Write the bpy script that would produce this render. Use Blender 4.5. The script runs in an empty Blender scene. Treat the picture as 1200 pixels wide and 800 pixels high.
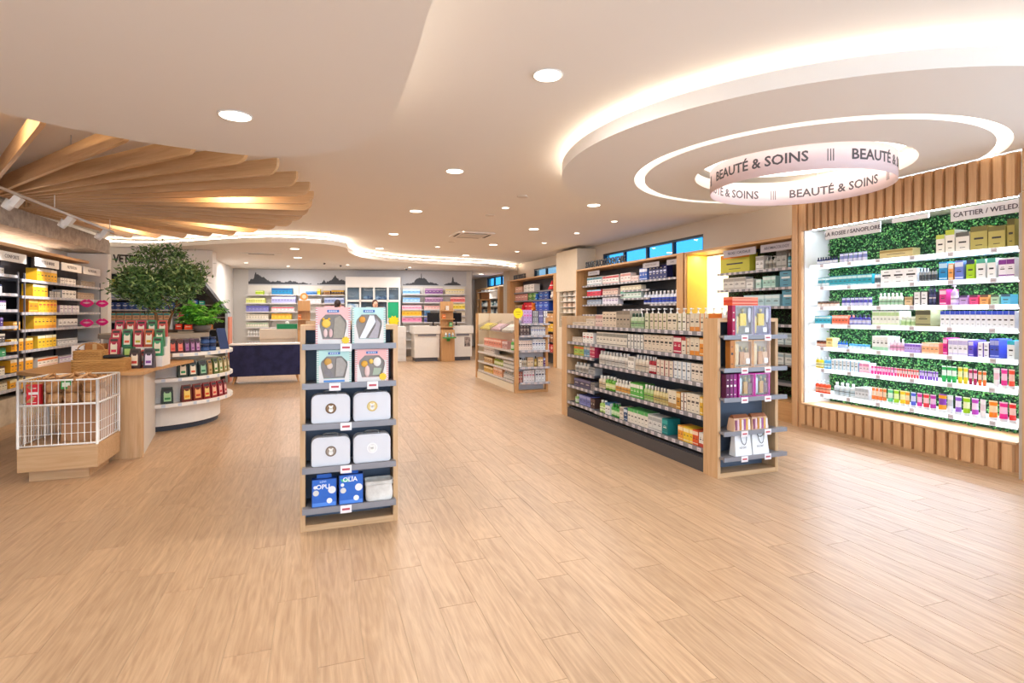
import bpy, math, random
from mathutils import Vector, Matrix
random.seed(7)
PI=math.pi; R_=math.radians
sc=bpy.context.scene
COL=sc.collection
# ---------------------------------------------------------------- camera
HEAD=math.atan2(228,640)
cam_d=bpy.data.cameras.new('camera'); cam=bpy.data.objects.new('camera',cam_d); COL.objects.link(cam)
cam_d.sensor_fit='HORIZONTAL'; cam_d.sensor_width=36; cam_d.lens=640/1200*36
cam_d.shift_y=-34/1200
cam_d.clip_start=.05; cam_d.clip_end=200
cam.location=(0,0,1.55); cam.rotation_euler=(PI/2,0,-HEAD)
sc.camera=cam
# ---------------------------------------------------------------- world, exposure
w=bpy.data.worlds.new('daylight'); sc.world=w; w.use_nodes=True
bg=w.node_tree.nodes['Background']; bg.inputs[0].default_value=(.68,.84,1,1); bg.inputs[1].default_value=5
vs=sc.view_settings; vs.view_transform='Standard'; vs.look='None'; vs.gamma=1; vs.use_curve_mapping=False
vs.exposure=0.0
EBIG=31
WARM=(1,.955,.915); NEUT=(1,.95,.9); COOL=(.84,.92,1)
# ---------------------------------------------------------------- materials
def lin(h):
    if isinstance(h,str):
        h=[int(h[i:i+2],16)/255 for i in (0,2,4)]
    return tuple((c/12.92 if c<=.04045 else ((c+.055)/1.055)**2.4) for c in h)
_m={}
def _new(name):
    m=bpy.data.materials.new(name); m.use_nodes=True
    nt=m.node_tree; return m,nt,nt.nodes['Principled BSDF']
def col(h,rough=.5,metal=0,spec=.4,var=.05,scale=14):
    k=(h,rough,metal,var,scale)
    if k in _m: return _m[k]
    m,nt,b=_new('paint_'+h)
    c=lin(h); N=nt.nodes; Lk=nt.links
    tc=N.new('ShaderNodeTexCoord'); no=N.new('ShaderNodeTexNoise'); no.inputs['Scale'].default_value=scale; no.inputs['Detail'].default_value=2
    mx=N.new('ShaderNodeMix'); mx.data_type='RGBA'
    mx.inputs[6].default_value=tuple(x*(1-var) for x in c)+(1,); mx.inputs[7].default_value=tuple(min(1,x*(1+var)) for x in c)+(1,)
    Lk.new(tc.outputs['Object'],no.inputs['Vector']); Lk.new(no.outputs['Fac'],mx.inputs[0]); Lk.new(mx.outputs[2],b.inputs['Base Color'])
    b.inputs['Roughness'].default_value=rough; b.inputs['Metallic'].default_value=metal; b.inputs['Specular IOR Level'].default_value=spec
    _m[k]=m; return m
def emit(h,s,name='lamp_glow'):
    k=('e',h,s)
    if k in _m: return _m[k]
    m,nt,b=_new(name); b.inputs['Base Color'].default_value=(.9,.9,.9,1)
    b.inputs['Emission Color'].default_value=(lin(h) if isinstance(h,str) else h)+(1,) if isinstance(h,str) else tuple(h)+(1,)
    b.inputs['Emission Strength'].default_value=s; _m[k]=m; return m
def wood(name,c1,c2,axis='z',rough=.45,sc_=1.0,bump=.05):
    k=('w',name,axis)
    if k in _m: return _m[k]
    m,nt,b=_new(name+'_'+axis); N=nt.nodes; Lk=nt.links
    tc=N.new('ShaderNodeTexCoord'); oi=N.new('ShaderNodeObjectInfo')
    ad=N.new('ShaderNodeVectorMath'); ad.operation='MULTIPLY_ADD'; ad.inputs[1].default_value=(37,37,37)
    Lk.new(oi.outputs['Random'],ad.inputs[0]); Lk.new(tc.outputs['Object'],ad.inputs[2])
    mp=N.new('ShaderNodeMapping'); s={'x':(1.2,22,22),'y':(22,1.2,22),'z':(22,22,1.2)}[axis]
    mp.inputs['Scale'].default_value=tuple(v*sc_ for v in s); Lk.new(ad.outputs[0],mp.inputs['Vector'])
    n1=N.new('ShaderNodeTexNoise'); n1.inputs['Scale'].default_value=1.6; n1.inputs['Detail'].default_value=7; n1.inputs['Roughness'].default_value=.62; n1.inputs['Distortion'].default_value=.6
    Lk.new(mp.outputs[0],n1.inputs['Vector'])
    cr=N.new('ShaderNodeValToRGB'); cr.color_ramp.elements[0].position=.3; cr.color_ramp.elements[1].position=.72
    cr.color_ramp.elements[0].color=lin(c2)+(1,); cr.color_ramp.elements[1].color=lin(c1)+(1,)
    Lk.new(n1.outputs['Fac'],cr.inputs[0]); Lk.new(cr.outputs[0],b.inputs['Base Color'])
    bp=N.new('ShaderNodeBump'); bp.inputs['Strength'].default_value=bump; bp.inputs['Distance'].default_value=.01
    Lk.new(n1.outputs['Fac'],bp.inputs['Height']); Lk.new(bp.outputs[0],b.inputs['Normal'])
    b.inputs['Roughness'].default_value=rough; _m[k]=m; return m
def oak(a='z'): return wood('oak','d9b48a','c49a6c',a)
def finw(a='x'): return wood('fin_oak','d9b488','c59b6e',a)
def oakd(a='z'): return wood('golden_oak','cfa06c','bb8b58',a)
def slatw(a='z'): return wood('slat_oak','dbb083','c8986a',a)
def plank_mat():
    m,nt,b=_new('plank_oak'); N=nt.nodes; Lk=nt.links
    tc=N.new('ShaderNodeTexCoord'); oi=N.new('ShaderNodeObjectInfo'); ge=N.new('ShaderNodeNewGeometry')
    sm=N.new('ShaderNodeMath'); sm.operation='ADD'; Lk.new(oi.outputs['Random'],sm.inputs[0]); Lk.new(ge.outputs['Random Per Island'],sm.inputs[1])
    fr=N.new('ShaderNodeMath'); fr.operation='FRACT'; Lk.new(sm.outputs[0],fr.inputs[0])
    ad=N.new('ShaderNodeVectorMath'); ad.operation='MULTIPLY_ADD'; ad.inputs[1].default_value=(61,43,0)
    Lk.new(fr.outputs[0],ad.inputs[0]); Lk.new(tc.outputs['Object'],ad.inputs[2])
    mp=N.new('ShaderNodeMapping'); mp.inputs['Scale'].default_value=(26,1.6,1); Lk.new(ad.outputs[0],mp.inputs['Vector'])
    n1=N.new('ShaderNodeTexNoise'); n1.inputs['Scale'].default_value=1.5; n1.inputs['Detail'].default_value=8; n1.inputs['Roughness'].default_value=.65; n1.inputs['Distortion'].default_value=.8
    Lk.new(mp.outputs[0],n1.inputs['Vector'])
    mp2=N.new('ShaderNodeMapping'); mp2.inputs['Scale'].default_value=(9,1.1,1); Lk.new(ad.outputs[0],mp2.inputs['Vector'])
    n2=N.new('ShaderNodeTexNoise'); n2.inputs['Scale'].default_value=1.0; n2.inputs['Detail'].default_value=1.5; Lk.new(mp2.outputs[0],n2.inputs['Vector'])
    wv=N.new('ShaderNodeMath'); wv.operation='MULTIPLY'; wv.inputs[1].default_value=55; Lk.new(n2.outputs['Fac'],wv.inputs[0])
    sn=N.new('ShaderNodeMath'); sn.operation='SINE'; Lk.new(wv.outputs[0],sn.inputs[0])
    mx=N.new('ShaderNodeMath'); mx.operation='MULTIPLY_ADD'; mx.inputs[1].default_value=.055; Lk.new(sn.outputs[0],mx.inputs[0]); Lk.new(n1.outputs['Fac'],mx.inputs[2])
    cr=N.new('ShaderNodeValToRGB'); e=cr.color_ramp.elements; e[0].position=.3; e[1].position=.72
    e[0].color=lin('a98868')+(1,); e[1].color=lin('c8a784')+(1,); Lk.new(mx.outputs[0],cr.inputs[0])
    hs=N.new('ShaderNodeHueSaturation'); mr=N.new('ShaderNodeMapRange'); mr.inputs[3].default_value=.93; mr.inputs[4].default_value=1.05
    Lk.new(fr.outputs[0],mr.inputs[0]); Lk.new(mr.outputs[0],hs.inputs['Value']); Lk.new(cr.outputs[0],hs.inputs['Color'])
    Lk.new(hs.outputs[0],b.inputs['Base Color'])
    b.inputs['Roughness'].default_value=.38; b.inputs['Specular IOR Level'].default_value=.5
    bp=N.new('ShaderNodeBump'); bp.inputs['Strength'].default_value=.06; bp.inputs['Distance'].default_value=.004
    Lk.new(mx.outputs[0],bp.inputs['Height']); Lk.new(bp.outputs[0],b.inputs['Normal'])
    return m
def noisy(name,c1,c2,scale=8,detail=5,rough=.8,bump=.2,vec=(1,1,1)):
    k=('n',name)
    if k in _m: return _m[k]
    m,nt,b=_new(name); N=nt.nodes; Lk=nt.links
    tc=N.new('ShaderNodeTexCoord'); mp=N.new('ShaderNodeMapping'); mp.inputs['Scale'].default_value=vec; Lk.new(tc.outputs['Object'],mp.inputs[0])
    n1=N.new('ShaderNodeTexNoise'); n1.inputs['Scale'].default_value=scale; n1.inputs['Detail'].default_value=detail; n1.inputs['Roughness'].default_value=.6
    Lk.new(mp.outputs[0],n1.inputs['Vector'])
    cr=N.new('ShaderNodeValToRGB'); cr.color_ramp.elements[0].position=.36; cr.color_ramp.elements[1].position=.64
    cr.color_ramp.elements[0].color=lin(c1)+(1,); cr.color_ramp.elements[1].color=lin(c2)+(1,)
    Lk.new(n1.outputs['Fac'],cr.inputs[0]); Lk.new(cr.outputs[0],b.inputs['Base Color'])
    bp=N.new('ShaderNodeBump'); bp.inputs['Strength'].default_value=bump; bp.inputs['Distance'].default_value=.02
    Lk.new(n1.outputs['Fac'],bp.inputs['Height']); Lk.new(bp.outputs[0],b.inputs['Normal'])
    b.inputs['Roughness'].default_value=rough; _m[k]=m; return m
def leafy(name,cols,rough=.45):
    k=('l',name)
    if k in _m: return _m[k]
    m,nt,b=_new(name); N=nt.nodes; Lk=nt.links
    ge=N.new('ShaderNodeNewGeometry'); cr=N.new('ShaderNodeValToRGB'); e=cr.color_ramp.elements
    e[0].color=lin(cols[0])+(1,); e[1].color=lin(cols[-1])+(1,)
    for i,c in enumerate(cols[1:-1]):
        x=e.new((i+1)/(len(cols)-1)); x.color=lin(c)+(1,)
    Lk.new(ge.outputs['Random Per Island'],cr.inputs[0]); Lk.new(cr.outputs[0],b.inputs['Base Color'])
    b.inputs['Roughness'].default_value=rough; _m[k]=m; return m
def clearm(name,tint=(1,1,1),gl=.12,rough=.02):
    k=('c',name)
    if k in _m: return _m[k]
    m=bpy.data.materials.new(name); m.use_nodes=True; nt=m.node_tree; N=nt.nodes; N.clear()
    o=N.new('ShaderNodeOutputMaterial'); t=N.new('ShaderNodeBsdfTransparent'); t.inputs[0].default_value=tint+(1,)
    g=N.new('ShaderNodeBsdfGlossy'); g.inputs['Roughness'].default_value=rough
    fr=N.new('ShaderNodeLayerWeight'); fr.inputs[0].default_value=.12; mu=N.new('ShaderNodeMath'); mu.operation='MULTIPLY_ADD'; mu.inputs[1].default_value=.3; mu.inputs[2].default_value=gl*.12
    x=N.new('ShaderNodeMixShader'); nt.links.new(fr.outputs['Facing'],mu.inputs[0]); nt.links.new(mu.outputs[0],x.inputs[0]); nt.links.new(t.outputs[0],x.inputs[1]); nt.links.new(g.outputs[0],x.inputs[2]); nt.links.new(x.outputs[0],o.inputs[0])
    _m[k]=m; return m
WHITE=lambda: col('ece7e1',.55,var=.015,scale=3)
CEIL=lambda: col('ece6df',.9,var=.01,scale=1.5)
METAL=lambda: col('8e8c92',.35,.5,var=.03)
DARK=lambda: col('41464f',.5)
# ---------------------------------------------------------------- mesh builder
class MB:
    def __init__(s): s.v=[];s.f=[];s.fm=[];s.m=[];s.sm=[]
    def mi(s,m):
        if m not in s.m: s.m.append(m)
        return s.m.index(m)
    def add(s,vs_,fs,m,smooth=False):
        o=len(s.v); s.v+= [tuple(v) for v in vs_]; i=s.mi(m)
        for f in fs: s.f.append([o+k for k in f]); s.fm.append(i); s.sm.append(smooth)
        return s
    def box(s,x0,x1,y0,y1,z0,z1,m):
        return s.add([(x0,y0,z0),(x1,y0,z0),(x1,y1,z0),(x0,y1,z0),(x0,y0,z1),(x1,y0,z1),(x1,y1,z1),(x0,y1,z1)],
          [(0,3,2,1),(4,5,6,7),(0,1,5,4),(1,2,6,5),(2,3,7,6),(3,0,4,7)],m)
    def prism(s,p,z0,z1,m,smooth=False):
        n=len(p); s.add([(x,y,z0) for x,y in p]+[(x,y,z1) for x,y in p],[list(range(n))[::-1],list(range(n,2*n))],m)
        o=len(s.v)-2*n;i=s.mi(m)
        for k in range(n): s.f.append([o+k,o+(k+1)%n,o+n+(k+1)%n,o+n+k]); s.fm.append(i); s.sm.append(smooth)
        return s
    def prismy(s,p,y0,y1,m):   # outline in x,z extruded along y
        n=len(p); vs_=[(x,y0,z) for x,z in p]+[(x,y1,z) for x,z in p]
        return s.add(vs_,[list(range(n)),list(range(n,2*n))[::-1]]+[[k,n+k,n+(k+1)%n,(k+1)%n] for k in range(n)],m)
    def lathe(s,pr,m,n=14,cx=0,cy=0,sx=1,sy=1,z=0,smooth=True):
        # pr: list of (r,z) or (r,z,mat)
        o=len(s.v); ms=[]
        for q in pr:
            for k in range(n):
                a=2*PI*k/n; s.v.append((cx+q[0]*math.cos(a)*sx,cy+q[0]*math.sin(a)*sy,z+q[1]))
        for j in range(len(pr)-1):
            mm=pr[j+1][2] if len(pr[j+1])>2 else m; i=s.mi(mm)
            for k in range(n):
                s.f.append([o+j*n+k,o+j*n+(k+1)%n,o+(j+1)*n+(k+1)%n,o+(j+1)*n+k]); s.fm.append(i); s.sm.append(smooth)
        i=s.mi(m); s.f.append([o+k for k in range(n)][::-1]); s.fm.append(i); s.sm.append(False)
        j=len(pr)-1; s.f.append([o+j*n+k for k in range(n)]); s.fm.append(s.mi(pr[-1][2] if len(pr[-1])>2 else m)); s.sm.append(False)
        return s
    def tube(s,pts,r,m,n=6,closed=False):
        pts=[Vector(p) for p in pts]; o=len(s.v); L=len(pts)
        for i,p in enumerate(pts):
            if closed: d=pts[(i+1)%L]-pts[i-1]
            else: d=pts[min(i+1,L-1)]-pts[max(i-1,0)]
            d.normalize(); up=Vector((0,0,1)) if abs(d.z)<.9 else Vector((1,0,0))
            a=d.cross(up).normalized(); b=d.cross(a).normalized(); rr=r[i] if isinstance(r,(list,tuple)) else r
            for k in range(n):
                t=2*PI*k/n; s.v.append(tuple(p+a*math.cos(t)*rr+b*math.sin(t)*rr))
        ii=s.mi(m)
        for i in range(L if closed else L-1):
            j=(i+1)%L
            for k in range(n): s.f.append([o+i*n+k,o+i*n+(k+1)%n,o+j*n+(k+1)%n,o+j*n+k]); s.fm.append(ii); s.sm.append(True)
        if not closed:
            s.f.append([o+k for k in range(n)]); s.fm.append(ii); s.sm.append(False)
            s.f.append([o+(L-1)*n+k for k in range(n)][::-1]); s.fm.append(ii); s.sm.append(False)
        return s
    def ball(s,c,r,m,n=10,sx=1,sy=1,sz=1):
        k=n//2+1; pr=[(max(1e-4,math.sin(PI*j/(k)))*r,-math.cos(PI*j/k)*r*sz) for j in range(k+1)]
        return s.lathe(pr,m,n,c[0],c[1],sx,sy,c[2])
    def mesh(s,name):
        me=bpy.data.meshes.new(name); me.from_pydata(s.v,[],s.f)
        for m in s.m: me.materials.append(m)
        me.polygons.foreach_set('material_index',s.fm); me.polygons.foreach_set('use_smooth',s.sm); me.update(); return me
    def build(s,name,parent=None,loc=(0,0,0),rz=0,**k):
        return link(name,s.mesh(name),parent,loc,rz,**k)
def link(name,me,parent=None,loc=(0,0,0),rz=0,label=None,cat=None,group=None,kind=None,bevel=0):
    o=bpy.data.objects.new(name,me); COL.objects.link(o); o.location=loc; o.rotation_euler=(0,0,rz)
    if parent: o.parent=parent
    tag(o,label,cat,group,kind)
    if bevel:
        b=o.modifiers.new('bevel','BEVEL'); b.width=bevel; b.segments=2; b.limit_method='ANGLE'
    return o
def tag(o,label=None,cat=None,group=None,kind=None):
    if label:
        assert 3<len(label.split())<17,(len(label.split()),label)
        o['label']=label
    if cat:o['category']=cat
    if group:o['group']=group
    if kind:o['kind']=kind
    return o
def thing(name,label,cat,loc=(0,0,0),rz=0,group=None):
    o=link(name,None,None,loc,rz,label,cat,group); return o
def struct(name,mb,**k): return mb.build(name,kind='structure',**k)
def text_mesh(txt,size,depth,m,bold=.0,align='CENTER'):
    cu=bpy.data.curves.new('txt','FONT'); cu.body=txt; cu.size=size; cu.extrude=depth/2; cu.offset=bold*size; cu.align_x=align; cu.align_y='CENTER'; cu.resolution_u=2
    o=bpy.data.objects.new('txt',cu); COL.objects.link(o); bpy.context.view_layer.update()
    me=bpy.data.meshes.new_from_object(o.evaluated_get(bpy.context.evaluated_depsgraph_get()))
    COL.objects.unlink(o); bpy.data.objects.remove(o); me.materials.clear(); me.materials.append(m)
    return me     # lies in x,y ; stand it up with stand()
def stand(me):
    for v in me.vertices: v.co=(v.co.x,-v.co.z,v.co.y)
    me.update(); return me
def smooth_curve(pts,k=6,closed=False):
    out=[];n=len(pts)
    for i in range(n if closed else n-1):
        p=[pts[(i+j)%n] if closed else pts[min(max(i+j,0),n-1)] for j in (-1,0,1,2)]
        for t in range(k):
            t/=k
            out.append(tuple(.5*((2*p[1][a])+(-p[0][a]+p[2][a])*t+(2*p[0][a]-5*p[1][a]+4*p[2][a]-p[3][a])*t*t+(-p[0][a]+3*p[1][a]-3*p[2][a]+p[3][a])*t**3) for a in range(2)))
    if not closed: out.append(tuple(pts[-1]))
    return out
# ================================================================ large structure
H=3.28; HS=3.06
# ---- floor of planks
fl=MB().box(-5.2,7.2,-3.2,25,-.06,-.0016,col('b39a7c',.6)); floor=struct('floor',fl)
PM=plank_mat(); PW,PL=.2,1.2; g=.0015
pm=MB().box(g,PW-g,g,PL-g,-.005,0,PM).mesh('plank')
cells=[]
for i in range(int(12.2/PW)+1):
    x=-5.2+i*PW; off=(i*.37+random.random()*.5)%1*PL
    for j in range(-1,24):
        y=-3.2+j*PL+off
        cx,cy=x+PW/2,y+PL/2
        r=cx*math.cos(HEAD)-cy*math.sin(HEAD); d=cx*math.sin(HEAD)+cy*math.cos(HEAD)
        vis=d>1.6 and abs(r/d)<1.08
        cells.append(((0 if vis else 50)+d,x,y))
cells.sort()
rest=MB()
for n,(q,x,y) in enumerate(cells):
    if n<300: link('plank',pm,floor,(x,y,0))
    elif x<7 and y<24: rest.box(x+g,x+PW-g,y+g,y+PL-g,-.005,0,PM)
rest.build('plank_field',floor,kind='stuff')
# ---- ceiling
ce=MB().box(-5.2,7.2,-3.2,25,H,H+.08,CEIL()); ceiling=struct('ceiling',ce)
def poly_soffit(name,edge,z0,z1,closing,led_in,ledname,strength,ledcol):
    pts=edge+closing
    s=struct(name,MB().prism(pts,z0,z1,CEIL(),False))
    # led strip lying on top of the slab just inside its curved lip
    L=[]
    for i,p in enumerate(edge):
        a=edge[max(i-1,0)];b=edge[min(i+1,len(edge)-1)]
        t=Vector((b[0]-a[0],b[1]-a[1])).normalized(); nrm=Vector((-t.y,t.x))*led_in
        L.append((p[0]+nrm.x,p[1]+nrm.y))
    m=MB(); v=[];f=[]
    for i,p in enumerate(L):
        v+=[(p[0],p[1],z1+.004),(p[0],p[1],z1+.034)]
    for i in range(len(L)-1): f.append((2*i,2*i+2,2*i+3,2*i+1))
    m.add(v,f,emit(ledcol,strength,'led_strip'))
    m.build('led_strip',s)
    return s
# soffit nearest the camera, upper left
e1=smooth_curve([(.62,-3.1),(.5,1.2),(.478,2.38),(.497,3.02),(.497,4.02),(.41,4.37),(.19,4.83),(-.22,5.17),(-.62,5.26),(-1.36,5.12),(-2.05,4.71),(-3.0,3.9),(-4.4,3.4)],7)
poly_soffit('ceiling_soffit_front',e1,2.92,2.98,[(-4.4,-3.1)],.08,'led',9,'ffecd6')
# soffit over the far zone with a wavy lip
e2=smooth_curve([(-4.55,14.9),(-3.6,14.7),(-2.77,14.1),(-1.61,13.16),(-.72,12.69),(.14,12.77),(.62,13.3),(.77,14.38),(1.31,15.7),(2.65,16.7),(4.6,17.05),(5.6,17.4),(6.75,18.4)],7)
poly_soffit('ceiling_soffit_rear',e2,HS,HS+.11,[(6.75,24.5),(-4.55,24.5)],.07,'led',30,'fff0dc')
# round beauty canopy: two rings under the ceiling with a lit slot and a lit well
CX,CY=4.857,4.495; XW=6.13
def ringpoly(r,n=120): return [(CX+r*math.cos(2*PI*k/n),CY+r*math.sin(2*PI*k/n)) for k in range(n)]
def ring(name,r0,r1,z0,z1,mat,clip=XW,n=144,parent=None,**k):
    m=MB(); v=[];f=[]
    for i in range(n):
        a=2*PI*i/n; c_,s_=math.cos(a),math.sin(a)
        def q(r): return (min(CX+r*c_,clip),CY+r*s_)
        A_,B_=q(r0),q(r1)
        v+=[(A_[0],A_[1],z0),(B_[0],B_[1],z0),(B_[0],B_[1],z1),(A_[0],A_[1],z1)]
    for i in range(n):
        o=4*i;p=4*((i+1)%n)
        for j in range(4):
            jj=(j+1)%4
            if all(abs(v[t][0]-clip)<1e-6 for t in (o+j,o+jj,p+j,p+jj)) : continue
            f.append((o+j,p+j,p+jj,o+jj))
    m.add(v,f,mat,False)
    o=m.build(name,parent,kind=None if parent else 'structure',**k)
    return o
can=ring('ceiling_canopy',1.71,2.52,HS,HS+.125,CEIL())
ring('inner_disc',1.045,1.60,HS,HS+.125,CEIL(),parent=can)
ring('slot_diffuser',1.60,1.71,HS+.05,HS+.06,emit('fff4e6',2.6,'slot_light'),parent=can)
m=MB(); n=90
v=[];f=[]
for i in range(n):
    a=2*PI*i/n; x=CX+2.42*math.cos(a); y=CY+2.42*math.sin(a)
    v+=[(min(x,XW),y,HS+.129),(min(x,XW),y,HS+.15)]
for i in range(n):
    j=(i+1)%n; f.append((2*i,2*j,2*j+1,2*i+1))
m.add(v,f,emit('fff0dc',32,'led_strip')); m.build('led_strip',can)
wm=MB().prism([(CX+1.0*math.cos(2*PI*k/48),CY+1.0*math.sin(2*PI*k/48)) for k in range(48)],H-.03,H-.005,emit('fff6ea',2.4,'well_ceiling_glow')); wm.build('well_glow_disc',can)  # glowing disc added in place of the well's LED-lit ceiling
# ---- walls
XR=6.83
wr=MB(); wp=col('cdbfb0',.8,var=.02,scale=2)
def wall_x(mb,x0,x1,y0,y1,openings,mat,top=H):
    ys=sorted({y0,y1}|{a for o in openings for a in o[:2]})
    for a,b in zip(ys,ys[1:]):
        op=[o for o in openings if o[0]<=a and b<=o[1]]
        if op:
            o=op[0]
            if o[2]>0: mb.box(x0,x1,a,b,0,o[2],mat)
            if o[3]<top: mb.box(x0,x1,a,b,o[3],top,mat)
        else: mb.box(x0,x1,a,b,0,top,mat)
wall_x(wr,XR,XR+.2,5.9,24.5,[(8.46,12.3,2.62,3.03),(14.1,17.0,2.66,3.0),(19.6,22.4,2.62,3.02)],wp)
wall_right=struct('wall_right',wr)
def window(name,x,y0,y1,z0,z1,nb,frame='232a34',tint=(.17,.44,.62),fw=.045):
    w_=MB(); fm=col(frame,.4)
    w_.box(x,x+.08,y0,y1,z0,z0+fw,fm); w_.box(x,x+.08,y0,y1,z1-fw,z1,fm)
    for k in range(nb+1):
        y=y0+(y1-y0-fw)*k/nb; w_.box(x+.002,x+.078,y,y+fw,z0+fw,z1-fw,fm)
    o=struct(name,w_)
    for k in range(nb):
        a=y0+(y1-y0-fw)*k/nb+fw; b=y0+(y1-y0-fw)*(k+1)/nb
        MB().box(x+.035,x+.043,a+.001,b-.001,z0+fw+.001,z1-fw-.001,clearm('window_glass_%s'%name,tint)).build('pane',o)
    return o
window('window_1',XR+.02,8.46,12.3,2.62,3.03,4)
window('window_2',XR+.02,14.1,17.0,2.66,3.0,3,tint=(.3,.38,.42))
window('window_3',XR+.02,19.6,22.4,2.62,3.02,3)
# shop front glazing to the right of and behind the camera (unseen, added to let daylight in)
ws=MB(); wall_x(ws,6.35,6.55,-3.2,2.62,[(-2.6,2.35,.12,2.85)],WHITE()); struct('wall_right_front',ws)
window('unseen_window_4',6.4,-2.6,2.35,.12,2.85,3,tint=(.95,.97,1))
wf=MB(); 
for x0,x1,z0,z1 in ((-5.2,-3.6,0,H),(5.8,7.2,0,H),(-3.6,5.8,2.85,H),(-3.6,5.8,0,.12)): wf.box(x0,x1,-3.2,-3.0,z0,z1,WHITE())
struct('wall_front',wf)
w_=MB(); fm=col('232a34',.4)
w_.box(-3.6,5.8,-3.14,-3.08,.12,.18,fm).box(-3.6,5.8,-3.14,-3.08,2.79,2.85,fm)
for k in range(6): w_.box(-3.6+k*1.868,-3.54+k*1.868,-3.139,-3.081,.18,2.79,fm)
w5=struct('unseen_window_5',w_)
for k in range(5): MB().box(-3.539+k*1.868,-3.601+(k+1)*1.868,-3.115,-3.107,.181,2.789,clearm('window_glass_5',(.95,.97,1))).build('pane',w5)
wl=MB().box(-4.75,-4.55,-3.2,15.7,0,H,WHITE()); struct('wall_left',wl)
# far-left wall block behind the pet shelves and the side wall up to the mural
wb=MB().box(-4.55,-2.72,15.5,15.7,0,H,WHITE()); struct('wall_rear_left',wb)
wb=MB().box(-2.92,-2.72,15.7,24.3,0,H,WHITE()); struct('wall_side_left',wb)
st=struct('ceiling_bulkhead',MB().box(-4.5,-2.40,14.9,15.45,2.45,3.05,WHITE()))
BA=Vector((-2.5,20.8)); BD=Vector((7.7,-1.6)).normalized(); BN=Vector((-BD.y,BD.x)); BR=math.atan2(BD.y,BD.x)
bw=MB().box(-.24,7.95,.0,.15,0,3.05,col('d3cfca',.7,var=.02)); wall_back=struct('wall_back',bw,loc=(BA.x,BA.y,0),rz=BR)
struct('wall_far',MB().box(-4.75,7.03,24.3,24.5,0,H,WHITE()))
# stone band over the left shelves with a cove under it, white return and end pier
stone=noisy('stone_plaster','a3968a','c4b8ab',9,8,.85,.35)
struct('wall_left_bulkhead',MB().box(-4.54,-3.9,-3.0,12.95,2.71,2.985,stone))
struct('trim_1',MB().box(-4.54,-3.88,12.78,12.96,0,2.70,WHITE()))
ls=MB().box(-4.46,-4.43,.5,11.95,2.487,2.497,emit('fff0dc',26,'led_strip')); ls.build('led_strip',bpy.data.objects['wall_left_bulkhead'])
struct('trim_2',MB().box(-4.54,-4.02,.5,12.77,0,.36,noisy('stone_base','b0a08c','cdbfa9',6,7,.8,.3)))
# column with a boxed cupboard head
struct('trim_3',MB().box(6.28,6.82,12.65,13.95,2.12,3.2,col('dcccb4',.7)).box(6.3,6.82,12.65,12.8,0,2.12,col('e4dccf',.7)).box(6.3,6.82,13.8,13.95,0,2.12,col('dcccb4',.7)).box(6.72,6.82,12.8,13.8,0,2.12,col('dcccb4',.7)).box(6.3,6.72,12.8,13.8,0,1.15,col('dcccb4',.7)))
struct('trim_4',MB().box(6.5,6.82,18.5,19.2,0,H,col('cbbba8',.8)))
# ================================================================ product builders (shared mesh data)
_pm={}
PAL={}
def carton_parts(w,d,h,body,acc,style):
    B=col(body,.45,var=.02); A=col(acc,.45,var=.02) if acc!='-' else B; T=col('3d3a3a',.5) if sum(lin(body))>.7 else col('efe9dc',.5)
    m=MB(); x0,x1=-w/2,w/2
    side=A if style=='edge' else B
    m.add([(x0,-d/2,0),(x1,-d/2,0),(x1,d/2,0),(x0,d/2,0),(x0,-d/2,h),(x1,-d/2,h),(x1,d/2,h),(x0,d/2,h)],[(0,3,2,1),(4,5,6,7),(2,3,7,6)],A if style=='top' else B)
    m.add([(x1,-d/2,0),(x1,d/2,0),(x1,d/2,h),(x1,-d/2,h),(x0,-d/2,0),(x0,d/2,0),(x0,d/2,h),(x0,-d/2,h)],[(0,1,2,3),(5,4,7,6)],side)
    if style=='band': rows=[(0,.1,B),(.1,.16,A),(.16,.42,B),(.42,.47,'t'),(.47,.53,B),(.53,.55,'s'),(.55,.68,B),(.68,.92,A),(.92,1,B)]
    elif style=='title': rows=[(0,.12,B),(.12,.15,'s'),(.15,.4,B),(.4,.44,'s'),(.44,.52,B),(.52,.64,'a'),(.64,.8,B),(.8,.84,'s'),(.84,1,B)]
    elif style=='top': rows=[(0,.2,B),(.2,.23,'s'),(.23,.45,B),(.45,.53,'t'),(.53,.78,B),(.78,1,A)]
    elif style=='foot': rows=[(0,.26,A),(.26,.5,B),(.5,.58,'t'),(.58,.66,B),(.66,.69,'s'),(.69,1,B)]
    else: rows=[(0,.14,B),(.14,.17,'s'),(.17,.48,B),(.48,.56,'t'),(.56,.75,B),(.75,.78,'s'),(.78,1,B)]
    y=-d/2
    for a,b_,k in rows:
        za,zb=a*h,b_*h
        if isinstance(k,str):
            f={'t':.22,'s':.3,'a':.14}[k]; q=A if k=='a' else T; xa,xb=x0+w*f,x1-w*f
            m.add([(x0,y,za),(xa,y,za),(xb,y,za),(x1,y,za),(x0,y,zb),(xa,y,zb),(xb,y,zb),(x1,y,zb)],[(0,1,5,4),(2,3,7,6)],B)
            m.add([(xa,y,za),(xb,y,za),(xb,y,zb),(xa,y,zb)],[(0,1,2,3)],q)
        else: m.add([(x0,y,za),(x1,y,za),(x1,y,zb),(x0,y,zb)],[(0,1,2,3)],k)
    if style=='edge':
        e=w*.16; m.add([(x0,y-.0006,0),(x0+e,y-.0006,0),(x0+e,y-.0006,h),(x0,y-.0006,h)],[(0,1,2,3)],A)
    return [(None,m.mesh('carton'))]
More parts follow.
